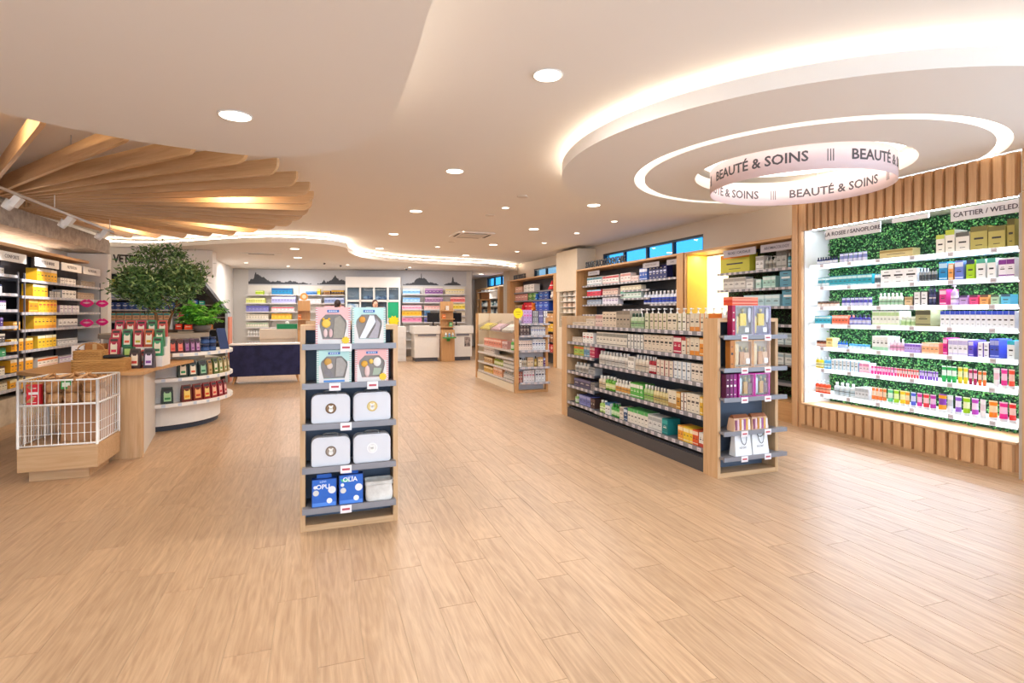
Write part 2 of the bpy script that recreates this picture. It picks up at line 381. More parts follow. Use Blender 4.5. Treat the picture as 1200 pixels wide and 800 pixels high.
def bottle_parts(w,d,h,body,acc,cap,pump=False):
    B=col(body,.25,var=.02); A=col(acc,.4,var=.02) if acc!='-' else B; C=col(cap if cap!='-' else 'ecebe8',.35)
    T=col('55534f',.5) if sum(lin(body))>.7 else col('efe9dc',.5)
    r=w/2; sy=min(1,d/w); hb=h*(.76 if not pump else .72)
    m=MB().lathe([(r*.9,0),(r,h*.015),(r,hb*.18),(r,hb*.2,A),(r,hb*.42,A),(r*1.0,hb*.48,T),(r,hb*.66,A),(r,hb*.68),(r,hb*.84),(r*.86,hb*.94),(r*.42,hb),(r*.42,hb+h*.015)],B,12,sy=sy)
    out=[(None,m.mesh('bottle'))]
    c=MB(); z=hb+h*.004
    if pump:
        c.lathe([(r*.5,z),(r*.5,z+h*.07),(r*.18,z+h*.08),(r*.18,z+h*.2),(r*.4,z+h*.2),(r*.4,h)],C,10)
        c.box(-r*.16,r*.16,-r*1.2,0,h-.03*h-.006,h-.006,C); out.append(('pump',c.mesh('pump')))
    else:
        c.lathe([(r*.5,z),(r*.5,h-.004),(r*.42,h)],C,10,sy=sy); out.append(('cap',c.mesh('cap')))
    return out
def tube_parts(w,d,h,body,acc,cap):
    B=col(body,.3,var=.02); A=col(acc,.4,var=.02) if acc!='-' else B; C=col(cap if cap!='-' else 'ecebe8',.35)
    m=MB(); n=12; rings=[]; z0=h*.16
    lv=[(z0,0,B),(z0+.3*(h-z0),.3,B),(z0+.34*(h-z0),.34,A),(z0+.7*(h-z0),.7,A),(z0+.74*(h-z0),.74,B),(h*.93,.95,B),(h,1,A)]
    o=0
    for z,t,mm in lv:
        for k in range(n):
            a=2*PI*k/n; rx=w/2*(.82+.18*t); ry=min(w,d)/2*(1-t)+.0025
            m.v.append((math.cos(a)*rx,math.sin(a)*ry,z))
    for j in range(len(lv)-1):
        i=m.mi(lv[j+1][2])
        for k in range(n): m.f.append([j*n+k,j*n+(k+1)%n,(j+1)*n+(k+1)%n,(j+1)*n+k]); m.fm.append(i); m.sm.append(True)
    m.f.append([(len(lv)-1)*n+k for k in range(n)]); m.fm.append(0); m.sm.append(False)
    c=MB().lathe([(w*.38,0),(w*.4,z0*.95)],C,n,sy=min(1,d/w))
    return [(None,m.mesh('tube')),('cap',c.mesh('cap'))]
def jar_parts(w,d,h,body,acc,cap):
    B=col(body,.25,var=.02); A=col(acc,.4) if acc!='-' else B; C=col(cap if cap!='-' else 'ecebe8',.35); r=w/2
    m=MB().lathe([(r*.92,0),(r,h*.05),(r,h*.15),(r,h*.17,A),(r,h*.5,A),(r,h*.52),(r*.9,h*.68)],B,12)
    c=MB().lathe([(r*.98,h*.69),(r*.98,h*.97),(r*.9,h)],C,12)
    return [(None,m.mesh('jar')),('lid',c.mesh('lid'))]
CATS={'carton':'box','bottle':'bottle','pump_bottle':'bottle','tube':'tube','jar':'jar'}
def product(kind,w,d,h,body,acc,cap,style,loc,rz,label,group=None,cat=None,parts=True):
    if kind=='carton' and cat is None:
        DEFER.append((group or label,w,d,h,body,acc,style,loc,rz,label,group)); return None
    w=round(w,3);k=(kind,w,round(d,3),h,body,acc,cap,style)
    if k not in _pm:
        _pm[k]={'carton':lambda:carton_parts(w,d,h,body,acc,style),'bottle':lambda:bottle_parts(w,d,h,body,acc,cap),'pump_bottle':lambda:bottle_parts(w,d,h,body,acc,cap,True),'tube':lambda:tube_parts(w,d,h,body,acc,cap),'jar':lambda:jar_parts(w,d,h,body,acc,cap)}[kind]()
    P_=_pm[k]
    o=link(kind,P_[0][1],None,loc,rz,label,cat or CATS[kind],group)
    for nm,me in P_[1:]: link(nm,me,o)
    return o
DEFER=[]
ZONES=[('beauty',lambda x,y:x>6 and y<5.8,'rest of the small cartons on the lit white beauty shelves'),('niche',lambda x,y:x>6 and y<8.2,'rest of the pale cartons on the leafy niche shelves'),
 ('dental',lambda x,y:x>6 and y<12.6,'rows of small cartons on the wall unit under the windows'),('recess',lambda x,y:x>6 and y<13.9,'small cartons in the cream column recess'),('toys',lambda x,y:x>6 and y<18.5,'boxed toys in the oak framed toy wall unit'),
 ('grid',lambda x,y:x>6,'white and teal cartons in the far grid shelving'),('mid',lambda x,y:x>3.4 and 9.5<y<13,'small cartons on the cream middle gondola'),('long',lambda x,y:x>3.4 and y<9,'rest of the small cartons on the long aisle gondola'),
 ('left',lambda x,y:x<-3.5 and y<14,'rest of the cartons on the left wall shelving'),('vet',lambda x,y:x<-2.7,'rows of pet care cartons on the shelving behind the olive tree'),('gable',lambda x,y:x<-1.5 and y<14,'small toy boxes inside the black gabled display'),
 ('back',lambda x,y:True,'rows of medicine cartons on the back wall shelves')]
def flush_cartons(limit=300):
    """the runs that show largest become cartons of their own; the rest are joined per fixture"""
    runs={}
    for it in DEFER: runs.setdefault(it[0],[]).append(it)
    def score(r):
        a=0
        for it in r:
            X,Y,Z=it[7]; dd=X*math.sin(HEAD)+Y*math.cos(HEAD); rr=X*math.cos(HEAD)-Y*math.sin(HEAD); px=600+640*rr/max(dd,.1); 
            v=it[1]*it[3]/dd**2*(abs(math.cos(it[8])*Y+math.sin(it[8])*-X)/math.hypot(X,Y)) if 2<px<1187 else 0
            if it[0] in LOWVIS: v*=.01
            a+=v
        return a/len(r)
    n=0; J={}
    for r in sorted(runs.values(),key=score,reverse=True):
        if n+len(r)<=limit:
            n+=len(r)
            for (_,w,d,h,b_,a_,st,loc,rz,lb,g_) in r:
                k=('carton',round(w,3),round(d,3),h,b_,a_,st)
                if k not in _pm: _pm[k]=carton_parts(round(w,3),d,h,b_,a_,st)[0][1]
                link('carton',_pm[k],None,loc,rz,lb,'box',g_)
        else:
            for it in r:
                zn=next(q for q in ZONES if q[1](it[7][0],it[7][1])); J.setdefault(zn[0],[zn[2]]).append(it)
    for zn,lst in J.items():
        m=MB()
        for (_,w,d,h,b_,a_,st,loc,rz,lb,g_) in lst[1:]:
            k=('carton',round(w,3),round(d,3),h,b_,a_,st)
            if k not in _pm: _pm[k]=carton_parts(round(w,3),d,h,b_,a_,st)[0][1]
            me=_pm[k]; c_,s_=math.cos(rz),math.sin(rz); o=len(m.v); mi=[m.mi(q) for q in me.materials]
            m.v+=[(loc[0]+v.co.x*c_-v.co.y*s_,loc[1]+v.co.x*s_+v.co.y*c_,loc[2]+v.co.z) for v in me.vertices]
            for p_ in me.polygons: m.f.append([o+q for q in p_.vertices]); m.fm.append(mi[p_.material_index]); m.sm.append(False)
        m.build('carton_rows',label=lst[0],cat='boxes',kind='stuff')
LOWVIS={'grey blue cartons low in the leafy niche','cartons in the column recess','boxed toys low in the toy unit','cartons in the far grid shelving'}
ORD='first second third fourth fifth sixth seventh eighth ninth tenth eleventh twelfth thirteenth fourteenth fifteenth sixteenth seventeenth eighteenth'.split()
NUM='zero one two three four five six seven eight nine ten eleven twelve thirteen fourteen fifteen sixteen seventeen eighteen'.split()
def plural(ds):
    ws=ds.split()
    for i,x in enumerate(ws):
        if x in ('carton','bottle','tube','jar','box','toy','pouch','tray'): ws[i]=x+('es' if x in('box','pouch') else 's'); return ' '.join(ws)
    return ds+'s'
WHERE={'long':{'a0':'top shelf, near bay of aisle gondola','a1':'second shelf, near bay, aisle gondola','a2':'third shelf, near bay, aisle gondola','a3':'fourth shelf, near bay, aisle gondola','a4':'lowest shelf, near bay, aisle gondola',
 'b0':'top shelf, far bay, aisle gondola','b1':'second shelf, far bay, aisle gondola','b2':'third shelf, far bay, aisle gondola','b3':'fourth shelf, far bay, aisle gondola','b4':'fifth shelf, far bay, aisle gondola','b5':'lowest shelf, far bay, aisle gondola'},
 'beauty':dict(zip('0123456',['%s lit beauty shelf'%x for x in ('top','second','third','fourth','fifth','sixth','lowest')])),
 'left':dict([('f%d'%i,'%s shelf, left wall'%x) for i,x in enumerate(('top','second','third','fourth','fifth','sixth','lowest'))]+[('n%d'%i,'%s shelf at left picture edge'%x) for i,x in enumerate(('top','second','third','fourth','fifth','sixth','seventh','lowest'))]),
 'dental':{'0':'top shelf under the windows','1':'second left shelf under windows','2':'third left shelf under windows','3':'second middle shelf under windows','4':'third middle shelf under windows','5':'second right shelf under windows'},
 'plush':{'0':'top shelf of toy unit','1':'second shelf of toy unit','2':'third shelf of toy unit'},
 'niche':{'0':'top shelf of leafy niche','1':'second shelf of leafy niche','2':'third shelf of leafy niche'},
 'midend':{str(i):'%s shelf, end of middle gondola'%x for i,x in enumerate(('top','second','third','fourth','lowest'))},
 'midside':{str(i):'%s shelf, side of middle gondola'%x for i,x in enumerate(('top','second','third','lowest'))},
 'back':dict([('L%d'%i,'%s shelf, back wall left'%x) for i,x in enumerate(('top','second','third','fourth','fifth','sixth','lowest'))]+[('R%d'%i,'%s shelf, back wall right'%x) for i,x in enumerate(('top','second','third','fourth','lowest'))]),
 'vet':{str(i):'%s shelf behind the tree'%x for i,x in enumerate(('top','second','third','fourth'))}}
ZS={'long':dict(a0=1.36,a1=1.12,a2=.86,a3=.54,a4=.225,b0=1.36,b1=1.12,b2=.93,b3=.69,b4=.48,b5=.235),
 'beauty':dict(zip('0123456',(2.175,1.885,1.625,1.395,1.10,.815,.49))),
 'left':dict([('f%d'%i,z) for i,z in enumerate((2.03,1.79,1.55,1.30,1.0,.71,.45))]+[('n%d'%i,z) for i,z in enumerate((2.07,1.81,1.59,1.36,1.14,.95,.70,.49))]),
 'dental':{'0':2.215,'1':1.95,'2':1.74,'3':2.03,'4':1.855,'5':1.72},'plush':{'0':2.22,'1':1.94,'2':1.60},
 'niche':{'0':2.20,'1':1.92,'2':1.64},'midend':dict(zip('01234',(1.34,1.11,.82,.50,.205))),'midside':dict(zip('0123',(.80,.64,.42,.20))),
 'back':dict([('L%d'%i,z) for i,z in enumerate((2.16,1.87,1.58,1.31,1.05,.76,.48))]+[('R%d'%i,z) for i,z in enumerate((2.2,1.91,1.66,1.43,1.21))]),
 'vet':dict(zip('0123',(2.11,1.87,1.62,1.35)))}
FRAME={'long':(3.53,7.42,-PI/2),'beauty':(6.22,5.55,-PI/2),'left':(-4.0,8.9,PI/2),'dental':(6.35,12.1,-PI/2),'plush':(6.45,17.6,-PI/2),'niche':(6.4,8.1,-PI/2),
 'midend':(3.6,9.82,0),'midside':(3.6,12.56,-PI/2),'back':(BA.x-BN.x*.35,BA.y-BN.y*.35,BR),'vet':(-4.53,14.7,0)}
DEP={'long':.16,'beauty':.2,'left':.14,'dental':.14,'plush':.2,'niche':.16,'midend':.12,'midside':.14,'back':.16,'vet':.15}
def fr(fx,u,v,z):
    ox,oy,a=FRAME[fx]; return (ox+u*math.cos(a)-v*math.sin(a),oy+u*math.sin(a)+v*math.cos(a),z)
rnd=random.Random(3)
def lay_runs(txt):
    for ln in txt.strip().split('\n'):
        fx,sh,u0,u1,n,kind,h,ds,body,acc,cap,style=ln.split('|'); u0,u1,n,h=float(u0),float(u1),int(n),float(h)
        z=ZS[fx][sh]; cw=(u1-u0)/n; w=max(.012,cw-.003); d=DEP[fx]
        if kind!='carton':
            w=max(.012,cw-.006); d=min(w,.09)
            if w>.11: w=.11
        elif w<.03: d=min(d,.1)
        elif h<.13: d=min(d,.12)
        where=WHERE[fx][sh]; grp='%s on %s'%(plural(ds),where) if n>1 else None
        for i in range(n):
            if n==1: lb='%s, %s'%(ds,where)
            elif n==2: lb='%s one of two %s, %s'%(('left','right')[i],plural(ds),where)
            else:
                lb='%s of %s %s, %s'%(ORD[i],NUM[n],plural(ds),where)
            ws=lb.split()
            if len(ws)>16: lb=lb.replace('of '+NUM[n]+' ','of ',1).replace(' gondola',' unit') ; ws=lb.split()
            if len(ws)>16: lb=lb.replace(' one of two',' of two'); ws=lb.split()
            if len(ws)>16: lb=' '.join(ws[:16])
            uc=u0+cw*(i+.5)
            product(kind,w,d,h,body,acc,cap,style,fr(fx,uc,.022+d/2+rnd.uniform(0,.006),z),FRAME[fx][2],lb,grp)
# ---- a shelf: board, front rail, a row of small price tickets
tagm=lambda: col('d2ccd0',.5)
def shelf(parent,fx_or_org,u0,u1,dep,ztop,bm,rm,tags=0,rz=None,th=.022,rail=.036,out=.0,name='shelf'):
    if isinstance(fx_or_org,str): ox,oy,a=FRAME[fx_or_org]
    else: (ox,oy),a=fx_or_org,rz
    p0=parent.location
    o=MB().box(u0,u1,.004-out,dep,ztop-th,ztop-.0005,bm).build(name,parent)
    o.location=(0,0,0)
    o.matrix_parent_inverse=parent.matrix_basis.inverted()
    o.location=(ox,oy,0); o.rotation_euler=(0,0,a)
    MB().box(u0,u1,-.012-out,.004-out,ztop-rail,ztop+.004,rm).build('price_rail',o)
    if tags:
        t=MB(); n=max(1,int((u1-u0)/tags))
        for i in range(n):
            c=u0+(i+.5)*(u1-u0)/n+rnd.uniform(-.01,.01); ww=min(.028,tags*.35)
            t.box(c-ww,c+ww,-.015-out,-.0125-out,ztop-rail+.002,ztop+.002,tagm()); t.box(c-ww*.6,c+ww*.6,-.0155-out,-.0151-out,ztop-rail*.55,ztop-rail*.4,col('a8949c',.5))
        t.build('price_tag',o,kind='stuff')
    return o
def at(parent,mb,name,loc,rz=0,**k):
    o=mb.build(name,parent,**k); o.matrix_parent_inverse=parent.matrix_basis.inverted(); o.location=loc; o.rotation_euler=(0,0,rz); return o
# ================================================================ front end display
BB=col('586272',.55,var=.03); GR=col('8c8b90',.4,.2)
def gondola_end(t,x0,x1,y,zs,top,over=0.0,yd=.30,side=.2):
    """wooden frame, dark back panel and five grey shelves facing the camera"""
    th=.035
    MB().box(x0,x0+th,y,y+side,0,top,oak('z')).build('side_panel',t,bevel=.002)
    MB().box(x1-th,x1,y,y+side,0,top,oak('z')).build('side_panel',t,bevel=.002)
    MB().box(x0+th,x1-th,y,y+side,top-th,top,oak('x')).build('top_rail',t,bevel=.002)
    MB().box(x0+th,x1-th,y,y+side,0,th+.01,oak('x')).build('bottom_rail',t,bevel=.002)
    MB().box(x0+th,x1-th,y+side-.03,y+side-.01,th+.01,top-th,BB).build('back_panel',t)
    for i,z in enumerate(zs):
        s=MB().box(x0+th+.002,x1-th-.002,y-.008,y+side-.03,z-.02,z-.0005,GR).build('shelf',t,kind=None)
        MB().box(x0+th-.02,x1-th+.012+over,y-.075,y-.06,z-.036,z+.004,GR).box(x0+th-.02,x1-th+.012+over,y-.06,y-.0085,z-.02,z-.0005,GR).build('price_rail',s)
        if i<5:
            for c in ((x0*.55+x1*.45),) if over==0 and i!=1 else (x0*.66+x1*.34,x0*.28+x1*.72):
                MB().box(c-.038,c+.038,-.0795+y,-.0755+y,z-.05,z+.004,col('efe9e9',.5)).box(c-.026,c+.026,y-.0805,y-.0796,z-.03,z-.016,col('c0505a',.5)).build('price_tag',s)
def side_shelves(t,x0,x1,y0,y1,zs,base=.15,top=1.47):
    xm=(x0+x1)/2
    MB().box(xm-.015,xm+.015,y0,y1,base,top,BB).build('core_panel',t)
    MB().box(x0+.01,x1-.01,y0,y1,0,base-.02,col('4e4a4a',.5)).box(x0+.035,x1-.035,y0,y1,base-.02,base,col('3c3f48',.5)).build('plinth',t)
    return xm
fg=thing('display_gondola','small wooden framed shelf end with toy boxes and white suitcases in front','shelf',(0,0,0))
FZ=[1.325,1.05,.765,.462,.18]
gondola_end(fg,-.115,.565,4.12,FZ,1.46)
xm=side_shelves(fg,-.10,.55,4.33,6.2,FZ)
MB().box(-.115,.565,6.2,6.32,0,1.46,oak('z')).build('end_panel',fg)
for z in FZ:
    for a,b_ in ((-.09,xm-.016),(xm+.016,.54)): MB().box(a,b_,4.335,6.195,z-.02,z,GR).build('shelf',fg)
FY=4.055   # shelf nose
def gift_window(t,w,h,d,c1,stripe,bits):
    """card box with a shaped clear window showing a soft toy and a cloth"""
    C1=col(c1,.5); Wt=col('dfdad6',.5)
    win=[(-.30,.13),(.30,.13),(.40,.55),(.36,.66),(.20,.82),(-.20,.82),(-.36,.66),(-.40,.55)]
    win=[(a*w,b*h) for a,b in win]
    MB().box(-w/2,w/2,-d/2+.012,d/2,0,h,C1).build('box_body',t)
    # front sheet with opening
    m=MB(); outer=[(-w/2,0),(w/2,0),(w/2,h*.5),(w/2,h*.64),(w/2,h),(-w/2,h),(-w/2,h*.64),(-w/2,h*.5)]
    n=len(win); y=-d/2; o=len(m.v); vs_=[(a,y,b) for a,b in outer]+[(a,y,b) for a,b in win]+[(a,y+.011,b) for a,b in win]
    mw=m.mi(Wt); m.v+=vs_
    for k in range(n):
        m.f.append([k,(k+1)%n,n+(k+1)%n,n+k]); m.fm.append(m.mi(C1) if 3<=k<=6 or k==4 else mw); m.sm.append(False)
        m.f.append([n+k,n+(k+1)%n,2*n+(k+1)%n,2*n+k]); m.fm.append(mw); m.sm.append(False)
    m.add([(-w/2,y,0),(w/2,y,0),(w/2,y+.012,0),(-w/2,y+.012,0),(-w/2,y,h),(w/2,y,h),(w/2,y+.012,h),(-w/2,y+.012,h)],[(0,3,2,1),(4,5,6,7),(1,2,6,5),(3,0,4,7)],C1)
    # striped border
    m.build('front_sheet',t)
    for xa in (-w/2,w/2-.014):
        q=MB().box(xa,xa+.014,y-.0007,y-.0002,.001,h-.001,Wt)
        for k in range(16):
            z=h*(k+.3)/16; q.box(xa,xa+.014,y-.0012,y-.0006,z,z+h*.03,col(stripe,.5))
        q.build('striped_border',t,kind='stuff')
    MB().add([(-w*.38,y+.0115,h*.14),(w*.38,y+.0115,h*.14),(w*.38,y+.0115,h*.8),(-w*.38,y+.0115,h*.8)],[(0,1,2,3)],col('8f8984',.7)).build('tray',t)
    lb=MB().box(-w*.17,w*.17,y-.003,y-.0003,h*.86,h*.93,col('3f6db0',.4))
    for k in range(5): lb.box(-w*.12+k*w*.05,-w*.12+k*w*.05+w*.03,y-.0036,y-.0031,h*.88,h*.91,col('e8eef6',.4))
    lb.build('logo_plate',t)
    for nm,mb in bits(y,w,h): mb.build(nm,t)
def sunburst(m,cx,cz,r,y,c):
    p=[]
    for k in range(20):
        a=2*PI*k/20; rr=r if k%2==0 else r*.72; p.append((cx+rr*math.cos(a),cz+rr*math.sin(a)))
    m.prismy(p,y-.003,y-.0004,col(c,.5)); return m
def bits_a(y,w,h):
    head=MB().ball((-w*.2,y+.006,h*.56),w*.13,col('ecc25a',.9,var=.1),12,1,.3,1)
    head.ball((-w*.28,y+.006,h*.68),w*.04,col('e2b044',.9),8,1,.4,1).ball((-w*.12,y+.006,h*.68),w*.04,col('e2b044',.9),8,1,.4,1)
    leg=MB().ball((-w*.22,y+.006,h*.3),w*.06,col('e6c8c4',.9),8,1,.35,2.2).ball((-w*.07,y+.006,h*.3),w*.06,col('dcb8b6',.9),8,1,.35,2.2)
    cl=MB().prismy([(0,h*.17),(w*.3,h*.16),(w*.36,h*.55),(w*.2,h*.77),(w*.04,h*.7)],y+.004,y+.01,col('a39c90',.9,var=.12,scale=40))
    return [('plush_head',head),('plush_legs',leg),('folded_cloth',cl),('star_sticker',sunburst(MB(),w*.36,h*.1,w*.13,y,'f0c82e'))]
def bits_b(y,w,h):
    a=MB().ball((-w*.2,y+.006,h*.66),w*.1,col('d89a48',.9,var=.1),12,1,.3,1)
    b_=MB().prismy([(-w*.28,h*.15),(-w*.1,h*.15),(w*.2,h*.6),(w*.15,h*.78),(w*.02,h*.78),(-w*.12,h*.45)],y+.004,y+.01,col('e4e6ec',.9,var=.1,scale=40))
    c=MB().prismy([(-w*.02,h*.15),(w*.26,h*.15),(w*.34,h*.55),(w*.22,h*.7),(w*.2,h*.5)],y+.003,y+.009,col('b0aab0',.9,var=.12,scale=40))
    return [('plush_head',a),('white_cloth',b_),('grey_cloth',c)]
def bits_c(y,w,h):
    a=MB().ball((-w*.18,y+.006,h*.64),w*.11,col('cfa058',.9,var=.1),12,1,.3,1).ball((-w*.13,y+.006,h*.52),w*.09,col('dccac0',.9),10,1,.3,1.1)
    b_=MB().prismy([(-w*.3,h*.3),(-w*.1,h*.16),(w*.02,h*.16),(-w*.12,h*.4),(-w*.28,h*.48)],y+.004,y+.01,col('8b8688',.9,var=.12,scale=40))
    c=MB().prismy([(w*.04,h*.2),(w*.26,h*.2),(w*.36,h*.56),(w*.22,h*.76),(w*.06,h*.74)],y+.003,y+.009,col('aaa49e',.9,var=.12,scale=40))
    r=MB().box(-w*.3,w*.3,y-.003,y-.0004,h*.03,h*.09,col('5a8cc8',.5))
    return [('plush_head',a),('dark_cloth',b_),('folded_cloth',c),('blue_ribbon',r)]
def bits_d(y,w,h):
    a=MB().ball((-w*.22,y+.006,h*.55),w*.1,col('e0a848',.9,var=.1),12,1,.3,1).ball((-w*.02,y+.006,h*.62),w*.07,col('e8c060',.9),10,1,.3,1.1)
    b_=MB().ball((-w*.14,y+.006,h*.32),w*.1,col('e4c4be',.9),10,.8,.35,1.8)
    c=MB().ball((w*.16,y+.006,h*.6),w*.12,col('eeeae4',.9),12,1,.3,1.2).prismy([(w*.02,h*.2),(w*.24,h*.2),(w*.3,h*.4),(w*.06,h*.42)],y+.004,y+.01,col('a8b4a0',.9))
    return [('plush_head',a),('pink_body',b_),('white_doll',c),('star_sticker',sunburst(MB(),w*.33,h*.14,w*.13,y,'f0c02e'))]
for (x,z,w,h,c1,st,bf,lb) in [(.105,FZ[0],.235,.262,'eeb9b6','d98a8e',bits_a,'pink striped gift box with yellow soft toy, top left of front display'),
   (.352,FZ[0],.235,.262,'bfe0da','8fc4ba',bits_b,'mint gift box with white diagonal cloth, top right of front display'),
   (.112,FZ[1],.235,.235,'b8dcd4','86bcae',bits_c,'mint gift box with grey cloth and blue ribbon, second shelf of display'),
   (.372,FZ[1],.235,.235,'efb4b0','d9888a',bits_d,'pink gift box with white doll and yellow star, second shelf of display')]:
    t=thing('gift_box',lb,'box',(x,FY+.05,z)); gift_window(t,w,h,.07,c1,st,bf)
# white cardboard suitcases
def rrect(w,h,r,n=5,bot=.02):
    p=[]
    for (cx,cz,rr,a0) in ((w/2-bot,bot,bot,-90),(w/2-r,h-r,r,0),(-w/2+r,h-r,r,90),(-w/2+bot,bot,bot,180)):
        for k in range(n+1):
            a=R_(a0+90*k/n); p.append((cx+rr*math.cos(a),cz+rr*math.sin(a)))
    return p
def suitcase(x,z,medal,med2,lb):
    t=thing('toy_suitcase',lb,'suitcase',(x,FY+.075,z)); w,h,d=.262,.205,.10
    WS=col('dddcdf',.5,var=.015)
    MB().prismy(rrect(w,h,.045),-d/2,d/2,WS).build('case_body',t,bevel=.004)
    MB().prismy(rrect(w-.02,h-.02,.038),-d/2-.003,-d/2-.0002,WS).build('lid',t,bevel=.001).location=(0,0,.008)
    MB().tube([(-.05,0,h-.001),(-.05,0,h+.012),(-.03,0,h+.018),(.03,0,h+.018),(.05,0,h+.012),(.05,0,h-.001)],.004,col('a09a94',.3,.6)).box(-.062,-.038,-.01,.01,h-.002,h+.003,METAL()).box(.038,.062,-.01,.01,h-.002,h+.003,METAL()).build('handle',t)
    md=MB(); md.prismy([(.037*math.cos(2*PI*k/28),.105+.037*math.sin(2*PI*k/28)) for k in range(28)],-d/2-.006,-d/2-.0035,col(medal,.35,.3))
    md.prismy([(.030*math.cos(2*PI*k/28),.105+.030*math.sin(2*PI*k/28)) for k in range(28)],-d/2-.007,-d/2-.0062,col(med2,.4))
    for (a,b_,r) in ((0,.112,.012),(-.011,.122,.005),(.011,.122,.005),(0,.094,.015)):
        md.prismy([(a+r*math.cos(2*PI*k/14),b_+r*math.sin(2*PI*k/14)) for k in range(14)],-d/2-.0085,-d/2-.0072,col('f6f2ea',.4))
    md.build('medallion',t); return t
suitcase(.09,FZ[2],'6e5238','8c6c4c','white rounded toy suitcase with dark bronze medallion, third shelf left')
suitcase(.375,FZ[2],'c9ac62','dcc586','white rounded toy suitcase with pale gold medallion, third shelf right')
suitcase(.09,FZ[3],'7c6a5a','a39282','white rounded toy suitcase with grey bronze medallion, fourth shelf left')
suitcase(.375,FZ[3],'f4f1ee','e3e0dd','white rounded toy suitcase with plain white medallion, fourth shelf right')
def blue_pack(x,h,lb,word,green):
    t=thing('blue_pack',lb,'box',(x,FY+.05,FZ[4])); w,d=.166,.06; B1=col('2f68c4',.4,var=.12,scale=20); B2=col('1b3f86',.45)
    MB().box(-w/2,w/2,-d/2,d/2,0,h,B2).build('box_body',t)
    f=MB().box(-w/2+.004,w/2-.004,-d/2-.0012,-d/2-.0002,.004,h-.004,B1)
    f.box(-w/2+.004,w/2-.004,-d/2-.002,-d/2-.0013,.004,.03,col('5a8fe0',.4)); f.build('printed_front',t)
    MB().box(-w*.3,w*.3,-.002,.002,h,h+.028,col('2a62b8',.4)).build('hang_tab',t)
    y=-d/2-.0025
    for a,c,r,cc in ((-.055,.1,.02,'dcd8d0'),(.052,.115,.026,'eceae8'),(.035,.04,.019,'f4f2f4'),(-.06,.14,.012,'e6e6ea')):
        MB().prismy([(a+r*math.cos(2*PI*k/18),c+r*math.sin(2*PI*k/18)) for k in range(18)],y,y+.0011,col(cc,.4)).build('printed_spot',t)
    if green: MB().prismy([(-.06,h-.05),(-.01,h-.05),(-.01,h-.03),(-.075,h-.03)],y,y+.001,col('58c08a',.4)).build('green_flash',t)
    link('lettering',stand(text_mesh(word,.045,.0008,col('f2f4f8',.4),.02)),t,(-.008,-d/2-.0022,h-.055 if not green else h-.035))
    link('lettering',stand(text_mesh('LOVI',.02,.0008,col('c8dcf8',.4),.01)),t,(-.008,-d/2-.0022,h-.018))
blue_pack(.045,.195,'blue hanging pack with white letters, lowest shelf far left of display','OPU',False)
blue_pack(.228,.21,'blue hanging pack with green flash, lowest shelf middle of display','OLIA',True)
t=thing('fabric_basket','crumpled off white fabric basket, lowest shelf right of front display','basket',(.425,FY+.075,FZ[4]))
CL=noisy('canvas','cfc9c0','e8e4dc',10,6,.9,.5)
m=MB(); n=28; lv=[(0,.088,.0),(.01,.094,.003),(.05,.098,.006),(.1,.094,.006),(.135,.098,.004),(.142,.1,.002)]
for z,hw,jit in lv:
    for k in range(n):
        a=2*PI*k/n; c_,s_=math.cos(a),math.sin(a); e=.35
        m.v.append((hw*abs(c_)**e*(1 if c_>0 else -1)+rnd.uniform(-jit,jit),.06*abs(s_)**e*(1 if s_>0 else -1)+rnd.uniform(-jit,jit),z+(rnd.uniform(-.004,.004) if z>.12 else 0)))
for j in range(len(lv)-1):
    for k in range(n): m.f.append([j*n+k,j*n+(k+1)%n,(j+1)*n+(k+1)%n,(j+1)*n+k]); m.fm.append(m.mi(CL)); m.sm.append(True)
m.f.append(list(range(n))[::-1]); m.fm.append(0); m.sm.append(False)
o=m.build('basket_body',t); so=o.modifiers.new('thick','SOLIDIFY'); so.thickness=.003
m=MB(); 
for z in (.118,.142):
    m.tube([((.1)*abs(math.cos(a))**.35*(1 if math.cos(a)>0 else -1),.062*abs(math.sin(a))**.35*(1 if math.sin(a)>0 else -1),z) for a in [2*PI*k/n for k in range(n)]],.003,CL,5,True)
m.build('rolled_rim',t)
# ================================================================ long aisle gondola
lg=thing('aisle_gondola','long wooden ended gondola full of pharmacy cartons right of centre','shelf')
gondola_end(lg,3.51,4.235,4.15,[1.335,1.03,.755,.44,.205],1.495,over=.06)
xm=side_shelves(lg,3.515,4.23,4.36,7.42,[],.155,1.36)
MB().box(3.51,4.235,7.42,7.59,0,1.495,oak('z')).build('end_panel',lg,bevel=.002)
for z in (1.33,1.1,.9,.66,.43,.2): MB().box(3.56,4.2,7.60,7.64,z-.02,z+.01,GR).build('rear_shelf',lg)
for k,z in ZS['long'].items():
    a,b_=(.835,3.06) if k[0]=='a' else (.003,.828)
    shelf(lg,'long',a,b_,.33,z,col('565a63',.45),GR,tags=.13,name='shelf')
for z in (1.36,1.1,.83,.54,.225):
    MB().box(3.89,4.21,4.36,7.42,z-.022,z,col('565a63',.45)).build('shelf',lg)
for i in range(3):
    y=4.36+(i+1)*.765; MB().box(3.86,3.868,y-.01,y+.01,.16,1.4,METAL()).build('slotted_upright',lg)
for i in range(14):
    product('pump_bottle',.06,.06,.24,'e9e7e2','d8d4cc','f2f1ee','band',(3.97,4.5+i*.125,1.361),PI/2,'%s white pump bottle on far side of aisle gondola top, from near end'%ORD[i],'white pump bottles on the far side of the aisle gondola')
